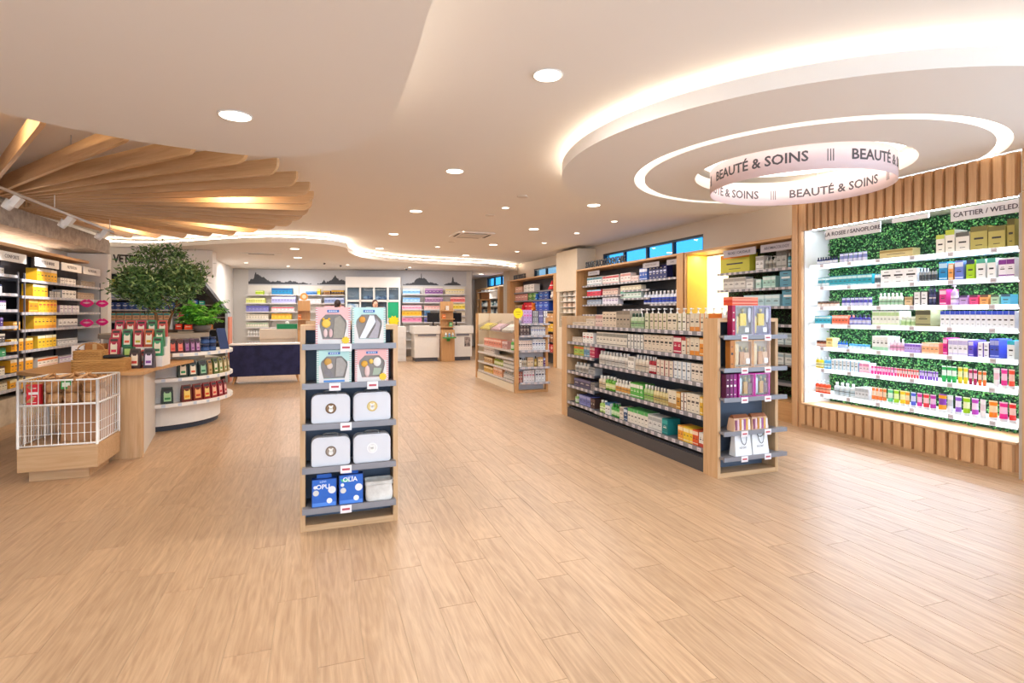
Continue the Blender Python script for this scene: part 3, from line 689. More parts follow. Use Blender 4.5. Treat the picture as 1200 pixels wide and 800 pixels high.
# gift sets on its near end
EY=4.085
def set_box(x,z,w,h,fr_,bgc,items,lb,cat='box',d=.063):
    t=thing('gift_set',lb,cat,(x,EY+d/2,z)); F=col(fr_,.4)
    th=.012
    MB().box(-w/2,w/2,-d/2+.04,d/2,0,h,F).box(-w/2,-w/2+th,-d/2,-d/2+.04,0,h,F).box(w/2-th,w/2,-d/2,-d/2+.04,0,h,F).box(-w/2+th,w/2-th,-d/2,-d/2+.04,0,th,F).box(-w/2+th,w/2-th,-d/2,-d/2+.04,h-th,h,F).build('box_body',t)
    MB().box(-w/2+th,w/2-th,-d/2+.036,-d/2+.039,th,h-th,col(bgc,.6)).build('inlay',t)
    for it in items:
        k,cx,cw,chh,cc,zz=it; y=-d/2+.02
        if k=='tube': mm=MB().lathe([(cw*.4,0),(cw*.4,chh*.15),(cw*.5,chh*.17),(cw*.5,chh*.9),(cw*.3,chh)],col(cc,.3),12,cx,y,1,.5,zz)
        elif k=='flask': mm=MB().box(cx-cw/2,cx+cw/2,y-.01,y+.01,zz,zz+chh*.72,col(cc,.2)).lathe([(cw*.12,0),(cw*.12,chh*.12),(cw*.2,chh*.13),(cw*.2,chh*.28)],col('d8c890',.3,.4),10,cx,y,z=zz+chh*.72)
        elif k=='label': mm=MB().box(cx-cw/2,cx+cw/2,-d/2-.0008,-d/2+.0,zz,zz+chh,col(cc,.5))
        mm.build({'tube':'cream_tube','flask':'flask','label':'label'}[k],t)
    MB().box(-w/2+th*.5,w/2-th*.5,-d/2-.0018,-d/2-.001,th*.5,h-th*.5,clearm('clear_film',(.97,.97,.97),.04,.15)).build('clear_window',t)
I1=[('tube',-.072,.04,.16,'ecd27a',.02),('flask',-.005,.07,.16,'e8c81a',.09),('tube',.075,.035,.14,'e4e0ea',.12),('label',.03,.045,.045,'f6f4f0',.03)]
set_box(3.765,1.335,.205,.28,'a9a3ad','a8a294',I1,'clear fronted gift set with yellow flask, left on aisle gondola end')
set_box(3.978,1.335,.205,.28,'a79ab8','a79fae',I1,'lilac framed gift set with yellow flask, right on aisle gondola end')
I2=[('tube',-.062,.042,.2,'ead2a0',.03),('flask',-.01,.045,.17,'c88a3c',.03),('flask',.045,.06,.16,'dcae7a',.03),('label',.05,.045,.05,'f6f2ea',.04)]
set_box(3.755,1.03,.21,.262,'d9a468','b8a888',I2,'orange framed gift set, left on second shelf of gondola end')
set_box(3.972,1.03,.21,.262,'dfae80','bba890',I2,'peach framed gift set, right on second shelf of gondola end')
I3=[('tube',-.055,.034,.15,'dceaf0',.03),('flask',0,.042,.16,'c8953a',.03),('flask',.05,.045,.14,'7a4638',.03)]
set_box(3.79,.755,.182,.222,'c21f92','8c8a70',I3,'magenta framed gift set, left on third shelf of gondola end')
set_box(3.978,.755,.182,.222,'cc2a9c','858a78',I3,'magenta framed gift set, right on third shelf of gondola end')
product('carton',.035,.063,.28,'b3194f','8c1240','-','edge',(3.64,EY+.0315,1.335),0,'crimson upright carton left of clear gift sets on gondola end',cat='box')
product('carton',.045,.063,.262,'c07a38','a8682c','-','edge',(3.622,EY+.0315,1.03),0,'burnt orange carton left of orange gift sets on gondola end',cat='box')
for i,(c1,h) in enumerate((('5e1448',.222),('7a1a62',.222),('941f7a',.222))): product('carton',.038,.063,h,c1,'4a1038','-','edge',(3.572+i*.042,EY+.0315,.755),0,('left','middle','right')[i]+' dark plum carton beside magenta gift sets on gondola end',cat='box')
for i,c1 in enumerate(('e4552e','d8402a','e87a5a')):
    o=product('carton',.30,.12,.026,c1,'f0b090','-','band',(3.78,EY+.065,1.6155+i*.0265),0,('lowest','middle','uppermost')[i]+' flat red orange box stacked over clear gift sets',cat='box')
for nm,(x,c) in {'left':(3.745,'c89a6a'),'right':(3.955,'d0a070')}.items():
    t=thing('cosmetic_pouch','copper topped clear pouch of samples, %s on fourth gondola end shelf'%nm,'pouch',(x,EY+.05,.44))
    m=MB(); w=.2; prof=[(0,.045),(.03,.05),(.12,.035),(.15,.006)]
    for z,dd in prof: m.v+=[(-w/2+z*.1,-dd,z),(w/2-z*.1,-dd,z),(w/2-z*.1,dd,z),(-w/2+z*.1,dd,z)]
    mi=m.mi(col('dcb594',.4)); mt=m.mi(col('9a6040',.35,.3))
    for j in range(3):
        for k in range(4): m.f.append([4*j+k,4*j+(k+1)%4,4*j+4+(k+1)%4,4*j+4+k]); m.fm.append(mt if j==2 else mi); m.sm.append(False)
    m.f+= [[0,3,2,1],[12,13,14,15]]; m.fm+=[mi,mt]; m.sm+=[False,False]
    m.build('pouch_body',t)
    for i,cc in enumerate(('8a4a6a','e8c8d0','c88a3a','f0e8e4','a8609a','e0b060','f4eef0')):
        MB().box(-.085+i*.025,-.068+i*.025,-.053,-.047+.004,.012,.105+(i%3)*.006,col(cc,.4)).build('sample_tube',t)
for nm,x in (('left',3.765),('right',3.97)):
    t=thing('paper_bag','white paper bag with black cord handles, %s on lowest gondola end shelf'%nm,'bag',(x,EY+.05,.205))
    w=.19;h=.208; m=MB(); Wb=col('f2f3f4',.6)
    m.add([(-w/2,-.045,0),(w/2,-.045,0),(w/2,.045,0),(-w/2,.045,0),(-w*.47,-.02,h),(w*.47,-.02,h),(w*.47,.02,h),(-w*.47,.02,h)],[(0,3,2,1),(0,1,5,4),(1,2,6,5),(2,3,7,6),(3,0,4,7)],Wb).build('bag_body',t)
    m=MB(); pts=[(-.035+.035*(1-math.cos(PI*k/10))*1.0,-.046+.022*(1-abs(k-5)/5)*-.1,0) for k in range(11)]
    pts=[(-.036*math.cos(PI*k/10),-.028-.012*math.sin(PI*k/10)-.009,h-.012-.09*math.sin(PI*k/10)) for k in range(11)]
    m.tube(pts,.003,col('26262a',.5),6).build('cord_handle',t)
    if nm=='right': MB().tube([(-.036*math.cos(PI*k/10),-.026-.006*math.sin(PI*k/10),h-.008-.035*math.sin(PI*k/10)) for k in range(11)],.003,col('26262a',.5),6).build('cord_handle',t)
    link('lettering',stand(text_mesh('NUXE',.03,.0006,col('5a5a60',.5),.0)),t,(-.005,-.0365,.075))
# ================================================================ beauty wall
bw_=MB()
wallp=oak('z')
X0=6.15; Xb=6.66
struct('wall_right_beauty',MB().box(Xb+.03,XR+.2,3.1,5.9,0,HS,WHITE()).box(X0+.05,Xb+.03,3.1,3.215,.32,2.66,WHITE()).box(X0+.05,Xb+.03,5.62,5.76,.32,2.66,WHITE()).box(X0+.05,Xb+.03,3.1,5.76,2.66,HS-.002,WHITE()).box(X0+.02,Xb+.03,3.1,5.76,.05,.315,slatw('z')).box(X0+.01,X0+.05,3.1,5.76,0,.05,oak('y')).box(X0+.03,X0+.05,3.215,5.62,2.645,HS-.002,col('b98e62',.6)))
wrb=bpy.data.objects['wall_right_beauty']
MB().box(X0-.02,Xb+.03,3.22,5.62,.315,.335,oak('y')).build('deck_board',wrb)
sm1=MB().box(0,.035,0,.066,0,.41,slatw('z')).mesh('slat'); sm2=MB().box(0,.045,0,.078,0,.255,slatw('z')).mesh('slat')
for i in range(23): link('slat',sm1,wrb,(X0-.007,3.235+i*.1055,2.644))
for i in range(21): link('slat',sm2,wrb,(X0-.028,3.245+i*.1155,.055))
sm3=MB().box(0,.04,0,.045,0,3.04,slatw('z')).mesh('slat')
for i in range(3): link('slat',sm3,wrb,(X0+.005-.02*(i==1),5.635+i*.055,.0))
struct('wall_right_panel',MB().box(6.12,6.34,2.66,3.165,0,2.66,oak('z')).box(6.12,6.34,2.66,3.165,2.668,HS-.002,oak('z')).box(6.14,6.17,3.166,3.2,0,2.66,col('b8b0a8',.5)))
def foliage(name,parent,x,y0,y1,z0,z1,n,cols,depth=.05):
    m=MB(); mt=leafy(name+'_'+cols[0],cols); r=random.Random(5); V=m.v;F=m.f
    mi=m.mi(mt)
    for i in range(n):
        y=r.uniform(y0,y1); z=r.uniform(z0,z1); s=r.uniform(.014,.03); a=r.uniform(0,2*PI); t=r.uniform(-.9,.9); xx=x-r.random()*depth
        dx,dy,dz=math.sin(t)*.8,math.cos(a),math.sin(a); ex,ey,ez=r.uniform(-.5,.5),-dz,dy
        o=len(V)
        V+=[(xx,y,z),(xx+dx*s*.5+ex*s*.4,y+dy*s*.5+ey*s*.4,z+dz*s*.5+ez*s*.4),(xx+dx*s-.008,y+dy*s,z+dz*s),(xx+dx*s*.5-ex*s*.4,y+dy*s*.5-ey*s*.4,z+dz*s*.5-ez*s*.4)]
        F.append([o,o+1,o+2,o+3]); m.fm.append(mi); m.sm.append(False)
    return m.build(name,parent,kind='stuff')
lw=thing('leaf_wall','panel of dark green artificial leaves behind lit white beauty shelves','plant',(0,0,0))
MB().box(Xb-.02,Xb+.028,3.22,5.61,.34,2.65,col('16321a',.9)).build('backing_panel',lw)
foliage('leaves',lw,Xb-.022,3.24,5.59,.35,2.63,15000,['12301a','1f5a26','2f7a34','57a04c','8fc46a'],.05)
bs=thing('beauty_shelving','white backlit beauty shelving full of colourful products at far right','shelf')
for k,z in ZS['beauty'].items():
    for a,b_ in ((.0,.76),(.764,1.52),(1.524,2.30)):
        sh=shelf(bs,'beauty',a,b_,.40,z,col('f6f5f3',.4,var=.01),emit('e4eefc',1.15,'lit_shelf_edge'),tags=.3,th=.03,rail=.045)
        MB().box(a+.02,b_-.02,.10,.12,z-.036,z-.031,emit('d6e8ff',72,'led_strip')).build('led_strip',sh)
MB().box(6.25,6.28,3.25,5.55,2.650,2.656,emit('dcecff',40,'led_strip')).build('led_strip',bs)
for nm,y,tx,w in (('first',4.98,'LA ROSEE / SANOFLORE',.68),('last',3.52,'CATTIER / WELEDA',.6)):
    t=thing('header_sign','white header sign with grey capitals, %s over beauty shelves'%('left end' if nm=='first' else 'right end'),'sign',(6.26,y,2.56),-PI/2)
    MB().box(-w/2-.03,w/2+.03,-.008,.008,-.06,.068,col('e9e7e9',.5)).build('panel',t)
    me=stand(text_mesh(tx,.07,.002,col('4a4450',.5),.012)); link('lettering',me,t,(0,-.0095,0))
t=thing('header_sign','blank white header sign in the middle over beauty shelves','sign',(6.26,4.27,2.56),-PI/2)
MB().box(-.2,.2,-.008,.008,.02,.068,col('e9e7e9',.5)).build('panel',t)
# ring sign
rs=thing('ring_sign','pale pink hanging ring sign with grey capitals under round canopy','sign',(CX,CY,0))
RR,z0,z1=.885,2.865,3.12
PK=col('f3dcdd',.5,var=.01,scale=2)
m=MB(); n=96
for a,b_,nn in ((RR,z0,1),):
    v=[];f=[]
    for k in range(n):
        c_,s_=math.cos(2*PI*k/n),math.sin(2*PI*k/n)
        v+=[(RR*c_,RR*s_,z0),(RR*c_,RR*s_,z1),((RR-.006)*c_,(RR-.006)*s_,z1),((RR-.006)*c_,(RR-.006)*s_,z0)]
    for k in range(n):
        o=4*k;p=4*((k+1)%n)
        for j in range(4): f.append((o+j,p+j,p+(j+1)%4,o+(j+1)%4))
    m.add(v,f,PK,True)
m.build('band',rs)
def bend(me,R0,ang,inside):
    for v in me.vertices:
        x,y,z=v.co; 
        if inside: a=ang-x/R0; r=R0-y   # reads from the inside
        else: a=ang+x/R0; r=R0+y
        v.co=(r*math.cos(a),r*math.sin(a),z)
    me.update(); return me
def subdiv_text(tx,size,m,bold):
    return text_mesh(tx,size,.0016,m,bold)
ct=col('5e585c',.5)
for q in range(4):
    a0=R_(-119.6+45+90*q)
    for inside in (False,True):
        me=text_mesh('BEAUTÉ & SOINS',.128,.0016,ct,.02)
        xs=[v.co.x for v in me.vertices]; sx=(1.02)/(max(xs)-min(xs))
        for v in me.vertices: v.co=(v.co.x*sx,-v.co.z,v.co.y*1.05+(z0+z1)/2)
        if inside:
            for v in me.vertices: v.co.y=-v.co.y
        me=bend(me,RR+.0012 if not inside else RR-.0075,a0,inside); link('lettering',me,rs)
        b_=MB()
        for j in (-1,0,1): b_.box(j*.024-.004,j*.024+.004,-.0008,.0008,(z0+z1)/2-.055,(z0+z1)/2+.055,ct)
        link('divider_bars',bend(b_.mesh('bars'),RR+.0012 if not inside else RR-.0075,a0+PI/4,inside),rs)
for q in range(3):
    a=R_(30+120*q); MB().tube([((RR-.003)*math.cos(a),(RR-.003)*math.sin(a),z1),((RR-.003)*math.cos(a),(RR-.003)*math.sin(a),H-.03)],.0015,METAL(),5).build('wire',rs)
RUNS="""long|b0|0.105|0.544|2|carton|0.05|low beige carton|d8c9b4|b5a48e|-|band
long|b0|0.544|0.771|2|carton|0.1|squat cream carton|e0d2bf|c9b8a3|-|band
long|a0|0.82|1.009|3|carton|0.16|blush pink carton|dcc3b8|c08d86|-|band
long|a0|1.009|1.362|4|carton|0.2|cream carton with black title|d8c9b4|6b6156|-|title
long|a0|1.362|1.683|4|carton|0.21|taupe carton|a89a87|857868|-|top
long|a0|1.683|1.978|4|bottle|0.18|pale green bottle|c3cfae|8fae7c|2c4a38|band
long|a0|1.995|2.09|1|carton|0.18|dark green edged carton|cfcfb2|2f5a3a|-|edge
long|a0|2.094|2.422|4|carton|0.18|cream carton with green edge|d8c9b4|8a9a58|-|edge
long|a0|2.43|2.601|2|carton|0.18|plain cream carton|ddd0b8|3c3a36|-|title
long|a0|2.606|2.75|2|carton|0.18|white carton with olive edge|e6e0d0|8b8b45|-|edge
long|a0|2.754|2.811|1|carton|0.17|brown edged carton|d6c8b4|6e4631|-|edge
long|a0|2.815|2.956|2|carton|0.18|cream carton with orange foot|d9cdb6|d98a3d|-|foot
long|a0|2.96|3.094|2|carton|0.18|cream carton with orange edge|ddcfb4|d97b2e|-|edge
long|b1|0.105|0.425|3|carton|0.07|low cream carton|ddd0bf|bcaea0|-|band
long|b1|0.438|0.759|3|carton|0.15|white carton with red title|efece6|b8352f|-|title
long|a1|0.844|1.625|9|carton|0.17|off white carton with grey band|ddd6c8|8c8a80|-|band
long|a1|1.631|1.978|5|carton|0.17|white carton with slate edge|dcdad2|4c5a60|-|edge
long|a1|1.983|2.532|7|carton|0.18|cream carton with black title|d8c9b4|3a3733|-|title
long|a1|2.537|2.673|2|carton|0.18|crimson carton|b52848|e8d9d0|-|band
long|a1|2.677|2.75|1|carton|0.18|cream carton with red top|ddd0bd|b03a3a|-|top
long|a1|2.754|2.811|1|carton|0.17|carton with orange edge|d8c8ae|c76e2c|-|edge
long|a1|2.815|2.956|2|carton|0.18|cream carton with orange foot|dccfb8|e08c35|-|foot
long|a1|2.96|3.094|2|carton|0.18|orange carton|dd8f35|e9d3ac|-|band
long|b2|0.163|0.465|2|carton|0.14|lime green carton|9fc05a|e2793a|-|band
long|b2|0.478|0.646|2|carton|0.15|steel blue carton|6f9bb5|d8d4cc|-|band
long|b2|0.654|0.795|3|carton|0.15|raspberry carton|c2385a|e3c0c0|-|band
long|a2|0.892|1.625|9|bottle|0.18|white bottle with grey label|e3ddd2|b9b2a8|efeeea|band
long|a2|1.645|1.778|2|carton|0.16|white carton|e6e1d8|a8a49a|-|band
long|a2|1.784|2.065|4|bottle|0.19|cream bottle with white cap|ddd2bf|c4b49e|f0efec|band
long|a2|2.07|2.216|3|bottle|0.19|red bottle with white cap|a8323a|d8c0b4|f0efec|band
long|a2|2.221|2.531|4|carton|0.17|cream carton with red edge|dbcfbd|9c3a3c|-|edge
long|a2|2.537|2.825|4|carton|0.18|pale blue edged carton|dfe0dd|8ea6bb|-|edge
long|a2|2.829|3.02|3|carton|0.18|cream carton with dark title|ddd2c2|4a4540|-|title
long|a2|3.024|3.094|1|carton|0.17|cream carton with brown foot|d8ccba|7a4a30|-|foot
long|b3|0.163|0.595|4|bottle|0.14|clear small bottle|c9c5bd|9a958c|d5d2cc|band
long|b3|0.608|0.795|1|carton|0.1|silver grey display box|a5a7a8|777a7c|-|band
long|a3|0.892|1.055|2|bottle|0.17|cream bottle|ddd0b8|c0aa88|ece8e0|band
long|a3|1.062|1.311|3|bottle|0.18|leaf green bottle|5fa033|cfd890|e8e5dc|band
long|a3|1.319|1.674|5|bottle|0.17|white bottle with orange label|e2dccb|d29a4a|e8e3d8|band
long|a3|1.693|1.96|4|carton|0.17|green and white carton|5caf4b|e8e8dc|-|band
long|a3|1.965|2.15|3|bottle|0.18|pale lime bottle|bccb93|8fb25a|eceae2|band
long|a3|2.155|2.442|5|bottle|0.18|straw yellow bottle|d8c894|b59f5e|e6e0d0|band
long|a3|2.447|2.587|2|carton|0.18|cream carton with tan foot|ddd2ba|b38c58|-|foot
long|a3|2.591|2.659|1|carton|0.18|amber carton|c08a35|e0c890|-|band
long|a3|2.663|2.757|2|carton|0.18|white carton with brown edge|e4ddd0|8a4c2c|-|edge
long|a3|2.761|2.956|3|carton|0.19|large cream carton|e0d6c2|57504a|-|title
long|a3|2.963|3.094|3|carton|0.18|bright yellow carton|e3b53c|e9dcb4|-|band
long|b4|0.163|0.672|3|carton|0.12|dark plum carton|47425c|6d6788|-|band
long|b4|0.679|0.795|2|carton|0.11|grey carton|8f8b88|6c6865|-|band
long|a4|0.916|1.078|2|bottle|0.16|light green bottle|a9cf6e|dfe9b8|f0efe8|band
long|a4|1.085|1.212|2|carton|0.15|white carton with blue top|e2e4e2|3e78a8|-|top
long|a4|1.218|1.435|3|bottle|0.16|grass green bottle|3f9a3d|bcd9a5|2f8a38|band
long|a4|1.445|1.536|1|carton|0.15|cream carton|ddd4c4|a49a8a|-|band
long|a4|1.542|1.625|1|carton|0.15|navy blue carton|24466e|cfd6dd|-|band
long|a4|1.631|2.065|6|carton|0.17|white carton with green top|e1dccf|55b05c|-|top
long|a4|2.07|2.329|3|carton|0.16|pearl grey carton|d5d4cf|a7a9a8|-|band
long|a4|2.333|2.438|1|carton|0.17|teal carton|1f7d7c|35a09a|-|band
long|a4|2.616|2.701|2|carton|0.15|light orange carton|e59a3a|f0d9a8|-|band
long|a4|2.705|2.852|3|carton|0.15|sunny yellow carton|ecc23a|f1e4bd|-|band
long|a4|2.856|2.943|2|carton|0.15|vermilion carton|d9582a|f0cdb4|-|band
long|a4|2.947|3.094|3|carton|0.14|white carton with red foot|e6e0d8|c84a3a|-|foot
long|b5|0.163|0.275|1|bottle|0.12|small green bottle|8fb86a|dfe8cf|e8e8e0|band
long|b5|0.33|0.664|3|carton|0.14|periwinkle carton|6a72b0|9ea4cf|-|band
long|b5|0.672|0.795|2|carton|0.13|dark brown carton|4a3430|6e5048|-|band
beauty|0|0.071|0.375|8|bottle|0.1|navy dropper bottle|2a3566|dfe3ee|1d2440|band
beauty|0|0.388|0.767|6|tube|0.12|lavender and white tube|d9d9ee|7f86bd|e8e8f0|band
beauty|0|0.938|1.32|1|carton|0.1|gold flecked display tray|cdbb85|a08a50|-|band
beauty|0|1.561|1.646|1|carton|0.2|cream carton with lime top|eee9dc|c6cf5a|-|top
beauty|0|1.654|1.744|1|carton|0.24|tall cream carton with lime top|eee9dc|bccb4a|-|top
beauty|0|1.752|1.879|1|carton|0.2|wide cream carton with grey top|e9e4d9|6a6a62|-|top
beauty|0|1.886|2.037|1|carton|0.24|wide olive gold carton|b9ad62|7d7440|-|top
beauty|0|2.044|2.186|1|carton|0.22|second wide olive gold carton|bcb065|7d7440|-|top
beauty|0|2.2|2.262|1|carton|0.27|tall olive gold carton|a89b50|6c6536|-|top
beauty|1|0.071|0.252|3|tube|0.12|white tube with teal label|e8f2f4|3f9fb0|dfe8ea|band
beauty|1|0.264|0.843|9|carton|0.13|turquoise carton|2fa5b8|cdeef2|-|band
beauty|1|0.864|0.938|2|pump_bottle|0.16|white pump bottle|e6e8e8|55606a|2b3036|band
beauty|1|0.948|1.366|3|carton|0.16|white carton with black title|f0f0f0|24262a|-|title
beauty|1|1.376|1.57|6|bottle|0.15|slim grey bottle|a8a8a4|44464a|2f3134|band
beauty|1|1.587|1.671|1|carton|0.2|bright blue carton|2a8fc8|bfe2f4|-|band
beauty|1|1.679|1.728|1|carton|0.18|apricot carton|f2a85e|fbe6cc|-|band
beauty|1|1.744|1.824|1|carton|0.2|periwinkle carton|6f83d6|dfe4fa|-|band
beauty|1|1.848|1.925|1|carton|0.2|lime green carton|a8d02a|2a3a5a|-|top
beauty|1|1.94|2.022|1|carton|0.2|white carton with mint top|f2f2f0|58b09a|-|top
beauty|1|2.037|2.109|1|carton|0.2|second white carton with mint top|f2f2f0|4fae98|-|top
beauty|1|2.13|2.262|2|carton|0.19|white and purple carton|f0ecf2|8a3a96|-|band
beauty|2|0.071|0.388|5|jar|0.07|small brown jar|b98e72|efe6de|5c4438|band
beauty|2|0.424|0.832|7|tube|0.11|violet striped tube|d8d4ec|4a46a0|e8e6f2|band
beauty|2|0.917|1.198|6|bottle|0.15|white bottle with green label|f0f2ee|a8cfae|f4f4f2|band
beauty|2|1.226|1.311|1|carton|0.1|tan carton|d9bd94|b0905f|-|band
beauty|2|1.32|1.474|2|carton|0.15|white carton with black edge|f0f0f0|26282c|-|edge
beauty|2|1.483|1.553|2|bottle|0.24|tall midnight blue bottle|252a4a|4a5078|1c2036|band
beauty|2|1.595|1.662|1|carton|0.17|magenta carton|d23a86|f6d5e6|-|band
beauty|2|1.687|1.76|1|pump_bottle|0.21|lilac pump bottle|cdb6e6|efe6f8|f2f2f2|band
beauty|2|1.785|1.863|1|carton|0.1|small lilac carton|c9a8e0|5a4a78|-|top
beauty|2|1.879|1.955|1|carton|0.1|small pink carton|f05a92|7a3a5a|-|top
beauty|2|1.97|2.044|1|carton|0.1|small orange carton|f7ac6a|7a5a4a|-|top
beauty|2|2.066|2.137|1|carton|0.1|small sage carton|b9d8b8|5a6a5a|-|top
beauty|2|2.151|2.228|1|carton|0.1|small cyan carton|6acdf0|4a6a8a|-|top
beauty|3|0.045|0.289|4|carton|0.11|aqua carton|38b4d0|d4f2f6|-|band
beauty|3|0.302|0.53|5|carton|0.12|coral carton|ee7a5a|fbdccf|-|band
beauty|3|0.536|0.811|5|bottle|0.13|indigo bottle|4a48a0|c8c8ec|22284a|band
beauty|3|0.843|1.169|7|carton|0.17|white carton with pale green print|f0f4e8|bcd89a|-|band
beauty|3|1.178|1.339|3|jar|0.11|pale green jar|dcecc8|a9c888|eef4e4|band
beauty|3|1.348|1.509|1|carton|0.19|olive display box|aba87c|5c5a44|-|band
beauty|3|1.604|2.262|14|carton|0.17|white carton with blue top|f2f4f8|4058c0|-|top
beauty|4|0.058|0.214|3|jar|0.08|amber jar|b5603a|e8d2c0|5a3222|band
beauty|4|0.22|0.314|1|carton|0.12|pale yellow carton|f2e09a|cfa84a|-|band
beauty|4|0.375|0.519|4|bottle|0.09|royal blue bottle|2f6fd0|d4e4fa|2454a8|band
beauty|4|0.53|0.8|5|jar|0.06|sky blue jar|a8dcf4|e8f6fc|58aee0|band
beauty|4|0.843|1.04|4|carton|0.17|white carton with mint foot|f2f6f2|a8dcb8|-|foot
beauty|4|1.05|1.217|4|bottle|0.15|pale pink bottle|f6e4ee|e8a8c8|f6f2f4|band
beauty|4|1.226|1.403|6|carton|0.1|lavender carton|c9b2ee|8a62cc|-|band
beauty|4|1.412|1.587|4|carton|0.12|peach carton|f4b888|fbe6d2|-|band
beauty|4|1.629|1.671|1|carton|0.18|narrow magenta carton|d8288a|f6c8e0|-|band
beauty|4|1.679|1.863|4|carton|0.17|white carton with pale violet print|f4f2fa|c8c0e8|-|band
beauty|4|1.871|1.917|1|carton|0.17|violet blue carton|6a5ad0|d8d4f6|-|band
beauty|4|1.947|2.051|2|carton|0.15|white carton with purple edge|f2f0f8|5a3aa8|-|edge
beauty|4|2.058|2.137|2|carton|0.19|cobalt carton|4a5ac8|a8b0ea|-|band
beauty|4|2.2|2.262|1|carton|0.18|white carton with turquoise top|eef6f8|3ab8cc|-|top
beauty|5|0.045|0.162|2|bottle|0.15|yellow bottle|e6cf2a|f6efb0|f4f4f0|band
beauty|5|0.175|0.277|2|bottle|0.15|sky blue bottle|6ac4f0|cdeefa|f4f4f2|band
beauty|5|0.289|0.668|7|carton|0.13|white carton with light blue edge|eef6fa|8ac8ea|-|edge
beauty|5|0.679|0.811|3|carton|0.12|pale pink carton|f8d8e6|ee9ac0|-|band
beauty|5|0.822|1.13|9|tube|0.1|hot pink tube|ee3a9a|fbc8e4|e82a8c|band
beauty|5|1.135|1.376|8|tube|0.1|coral red tube|f2525a|fbd0d0|e83a4a|band
beauty|5|1.38|1.578|7|tube|0.1|violet tube|8a4ac8|e0ccf4|7238b4|band
beauty|5|1.604|1.752|3|tube|0.17|green and white tube|2fb45a|eef8f0|1f9c48|band
beauty|5|1.76|1.855|2|tube|0.17|yellow tube|ecd828|faf4b8|d8b81a|band
beauty|5|1.863|1.94|2|tube|0.16|wine red tube|b81e5a|f2c8d8|a01a4c|band
beauty|5|1.947|2.022|2|tube|0.15|orange tube|f2752a|fbdcc2|e05e1a|band
beauty|5|2.073|2.13|1|tube|0.19|white tube|f6f4f4|f0c8d4|f2f2f2|band
beauty|5|2.137|2.193|1|tube|0.19|magenta tube|ee3a9c|fbd0e6|f6f4f4|band
beauty|5|2.2|2.255|1|tube|0.19|red tube|f2523a|fbd4c8|f6f4f4|band
beauty|6|0.045|0.264|4|pump_bottle|0.17|orange red pump bottle|ee5228|f8a888|f2f2f2|band
beauty|6|0.314|0.611|4|bottle|0.17|clear white bottle|e2eaec|c2d2d8|f2f4f4|band
beauty|6|0.623|0.8|4|carton|0.14|light grey carton|dfe4e6|b8c2c6|-|band
beauty|6|0.822|1.01|4|tube|0.17|orange squeeze tube|f2823a|fbd8b8|f4f4f4|band
beauty|6|1.015|1.08|1|tube|0.17|mint green squeeze tube|6ad29a|e2f8ea|f4f4f4|band
beauty|6|1.085|1.149|1|tube|0.17|lime squeeze tube|a8dc2a|ecf8b8|f4f4f4|band
beauty|6|1.154|1.217|1|tube|0.17|lemon yellow squeeze tube|f6d42a|fbf2b0|f4f4f4|band
beauty|6|1.222|1.274|1|tube|0.17|amber squeeze tube|f6a02a|fbe2b0|f4f4f4|band
beauty|6|1.279|1.339|1|tube|0.17|blue squeeze tube|5a6ae0|d8dcfa|f4f4f4|band
beauty|6|1.344|1.403|1|tube|0.17|fuchsia squeeze tube|e03aa8|fac8e8|f4f4f4|band
beauty|6|1.407|1.474|1|tube|0.17|red squeeze tube|f0404a|fbd0d0|f4f4f4|band
beauty|6|1.479|1.544|1|tube|0.17|plum squeeze tube|c03ab0|f2c8ec|f4f4f4|band
beauty|6|1.561|1.646|1|tube|0.19|golden orange squeeze tube|f2a01e|8a3aa8|f4f4f4|band
beauty|6|1.654|1.716|1|tube|0.19|white squeeze tube|f4f4f4|d0d0d8|f4f4f4|band
beauty|6|1.728|1.792|1|tube|0.19|purple squeeze tube|9a62d8|f0e6fa|f4f4f4|band
beauty|6|1.8|1.871|1|tube|0.19|lime green squeeze tube|a4d816|f0f8c8|f4f4f4|band
beauty|6|1.879|1.947|1|tube|0.19|violet pink squeeze tube|c84ac8|f6dcf6|f4f4f4|band
beauty|6|1.959|2.015|1|tube|0.19|pearl white squeeze tube|f6f2f4|e8d8e0|f4f4f4|band
beauty|6|2.029|2.109|1|tube|0.19|tangerine squeeze tube|f88a1a|fcdcb0|f4f4f4|band
beauty|6|2.116|2.193|1|tube|0.19|magenta squeeze tube|ee2a92|fbc8e4|f4f4f4|band
beauty|6|2.2|2.262|1|tube|0.19|scarlet squeeze tube|f23a3a|fbd0cc|f4f4f4|band
left|f0|1.374|2.046|6|carton|0.2|yellow carton with white top|f8bc2a|f4ecd8|-|top
left|f0|2.173|2.792|4|carton|0.1|white carton|ece6e2|8a8088|-|title
left|f0|3.016|3.664|5|carton|0.1|taupe carton|a8988a|887868|-|band
left|f1|1.241|1.727|4|carton|0.19|yellow carton with cream top|f8bc2a|efe2c4|-|top
left|f1|1.771|2.173|5|carton|0.1|grey striped carton|c8c4c0|6c6a6e|-|edge
left|f1|2.238|2.792|4|carton|0.14|white carton with black title|ece8e4|35343a|-|title
left|f1|2.865|3.621|6|carton|0.12|dusty beige carton|b8a08c|98806c|-|band
left|f2|1.111|1.402|2|carton|0.22|amber orange carton|e08a1a|f2c45a|-|band
left|f2|1.415|2.046|5|carton|0.21|yellow carton with red dots|f2bc32|d8503a|-|title
left|f2|2.141|2.94|5|carton|0.12|white carton with lilac edge|ebe8ec|b8a0c8|-|edge
left|f3|0.674|0.863|1|carton|0.12|small orange carton|e09a2a|f4d89a|-|band
left|f3|1.267|2.015|6|carton|0.2|yellow carton with amber foot|f2b832|d8902a|-|foot
left|f3|2.109|2.865|5|carton|0.14|white carton with grey foot|e8e6e6|9a98a0|-|foot
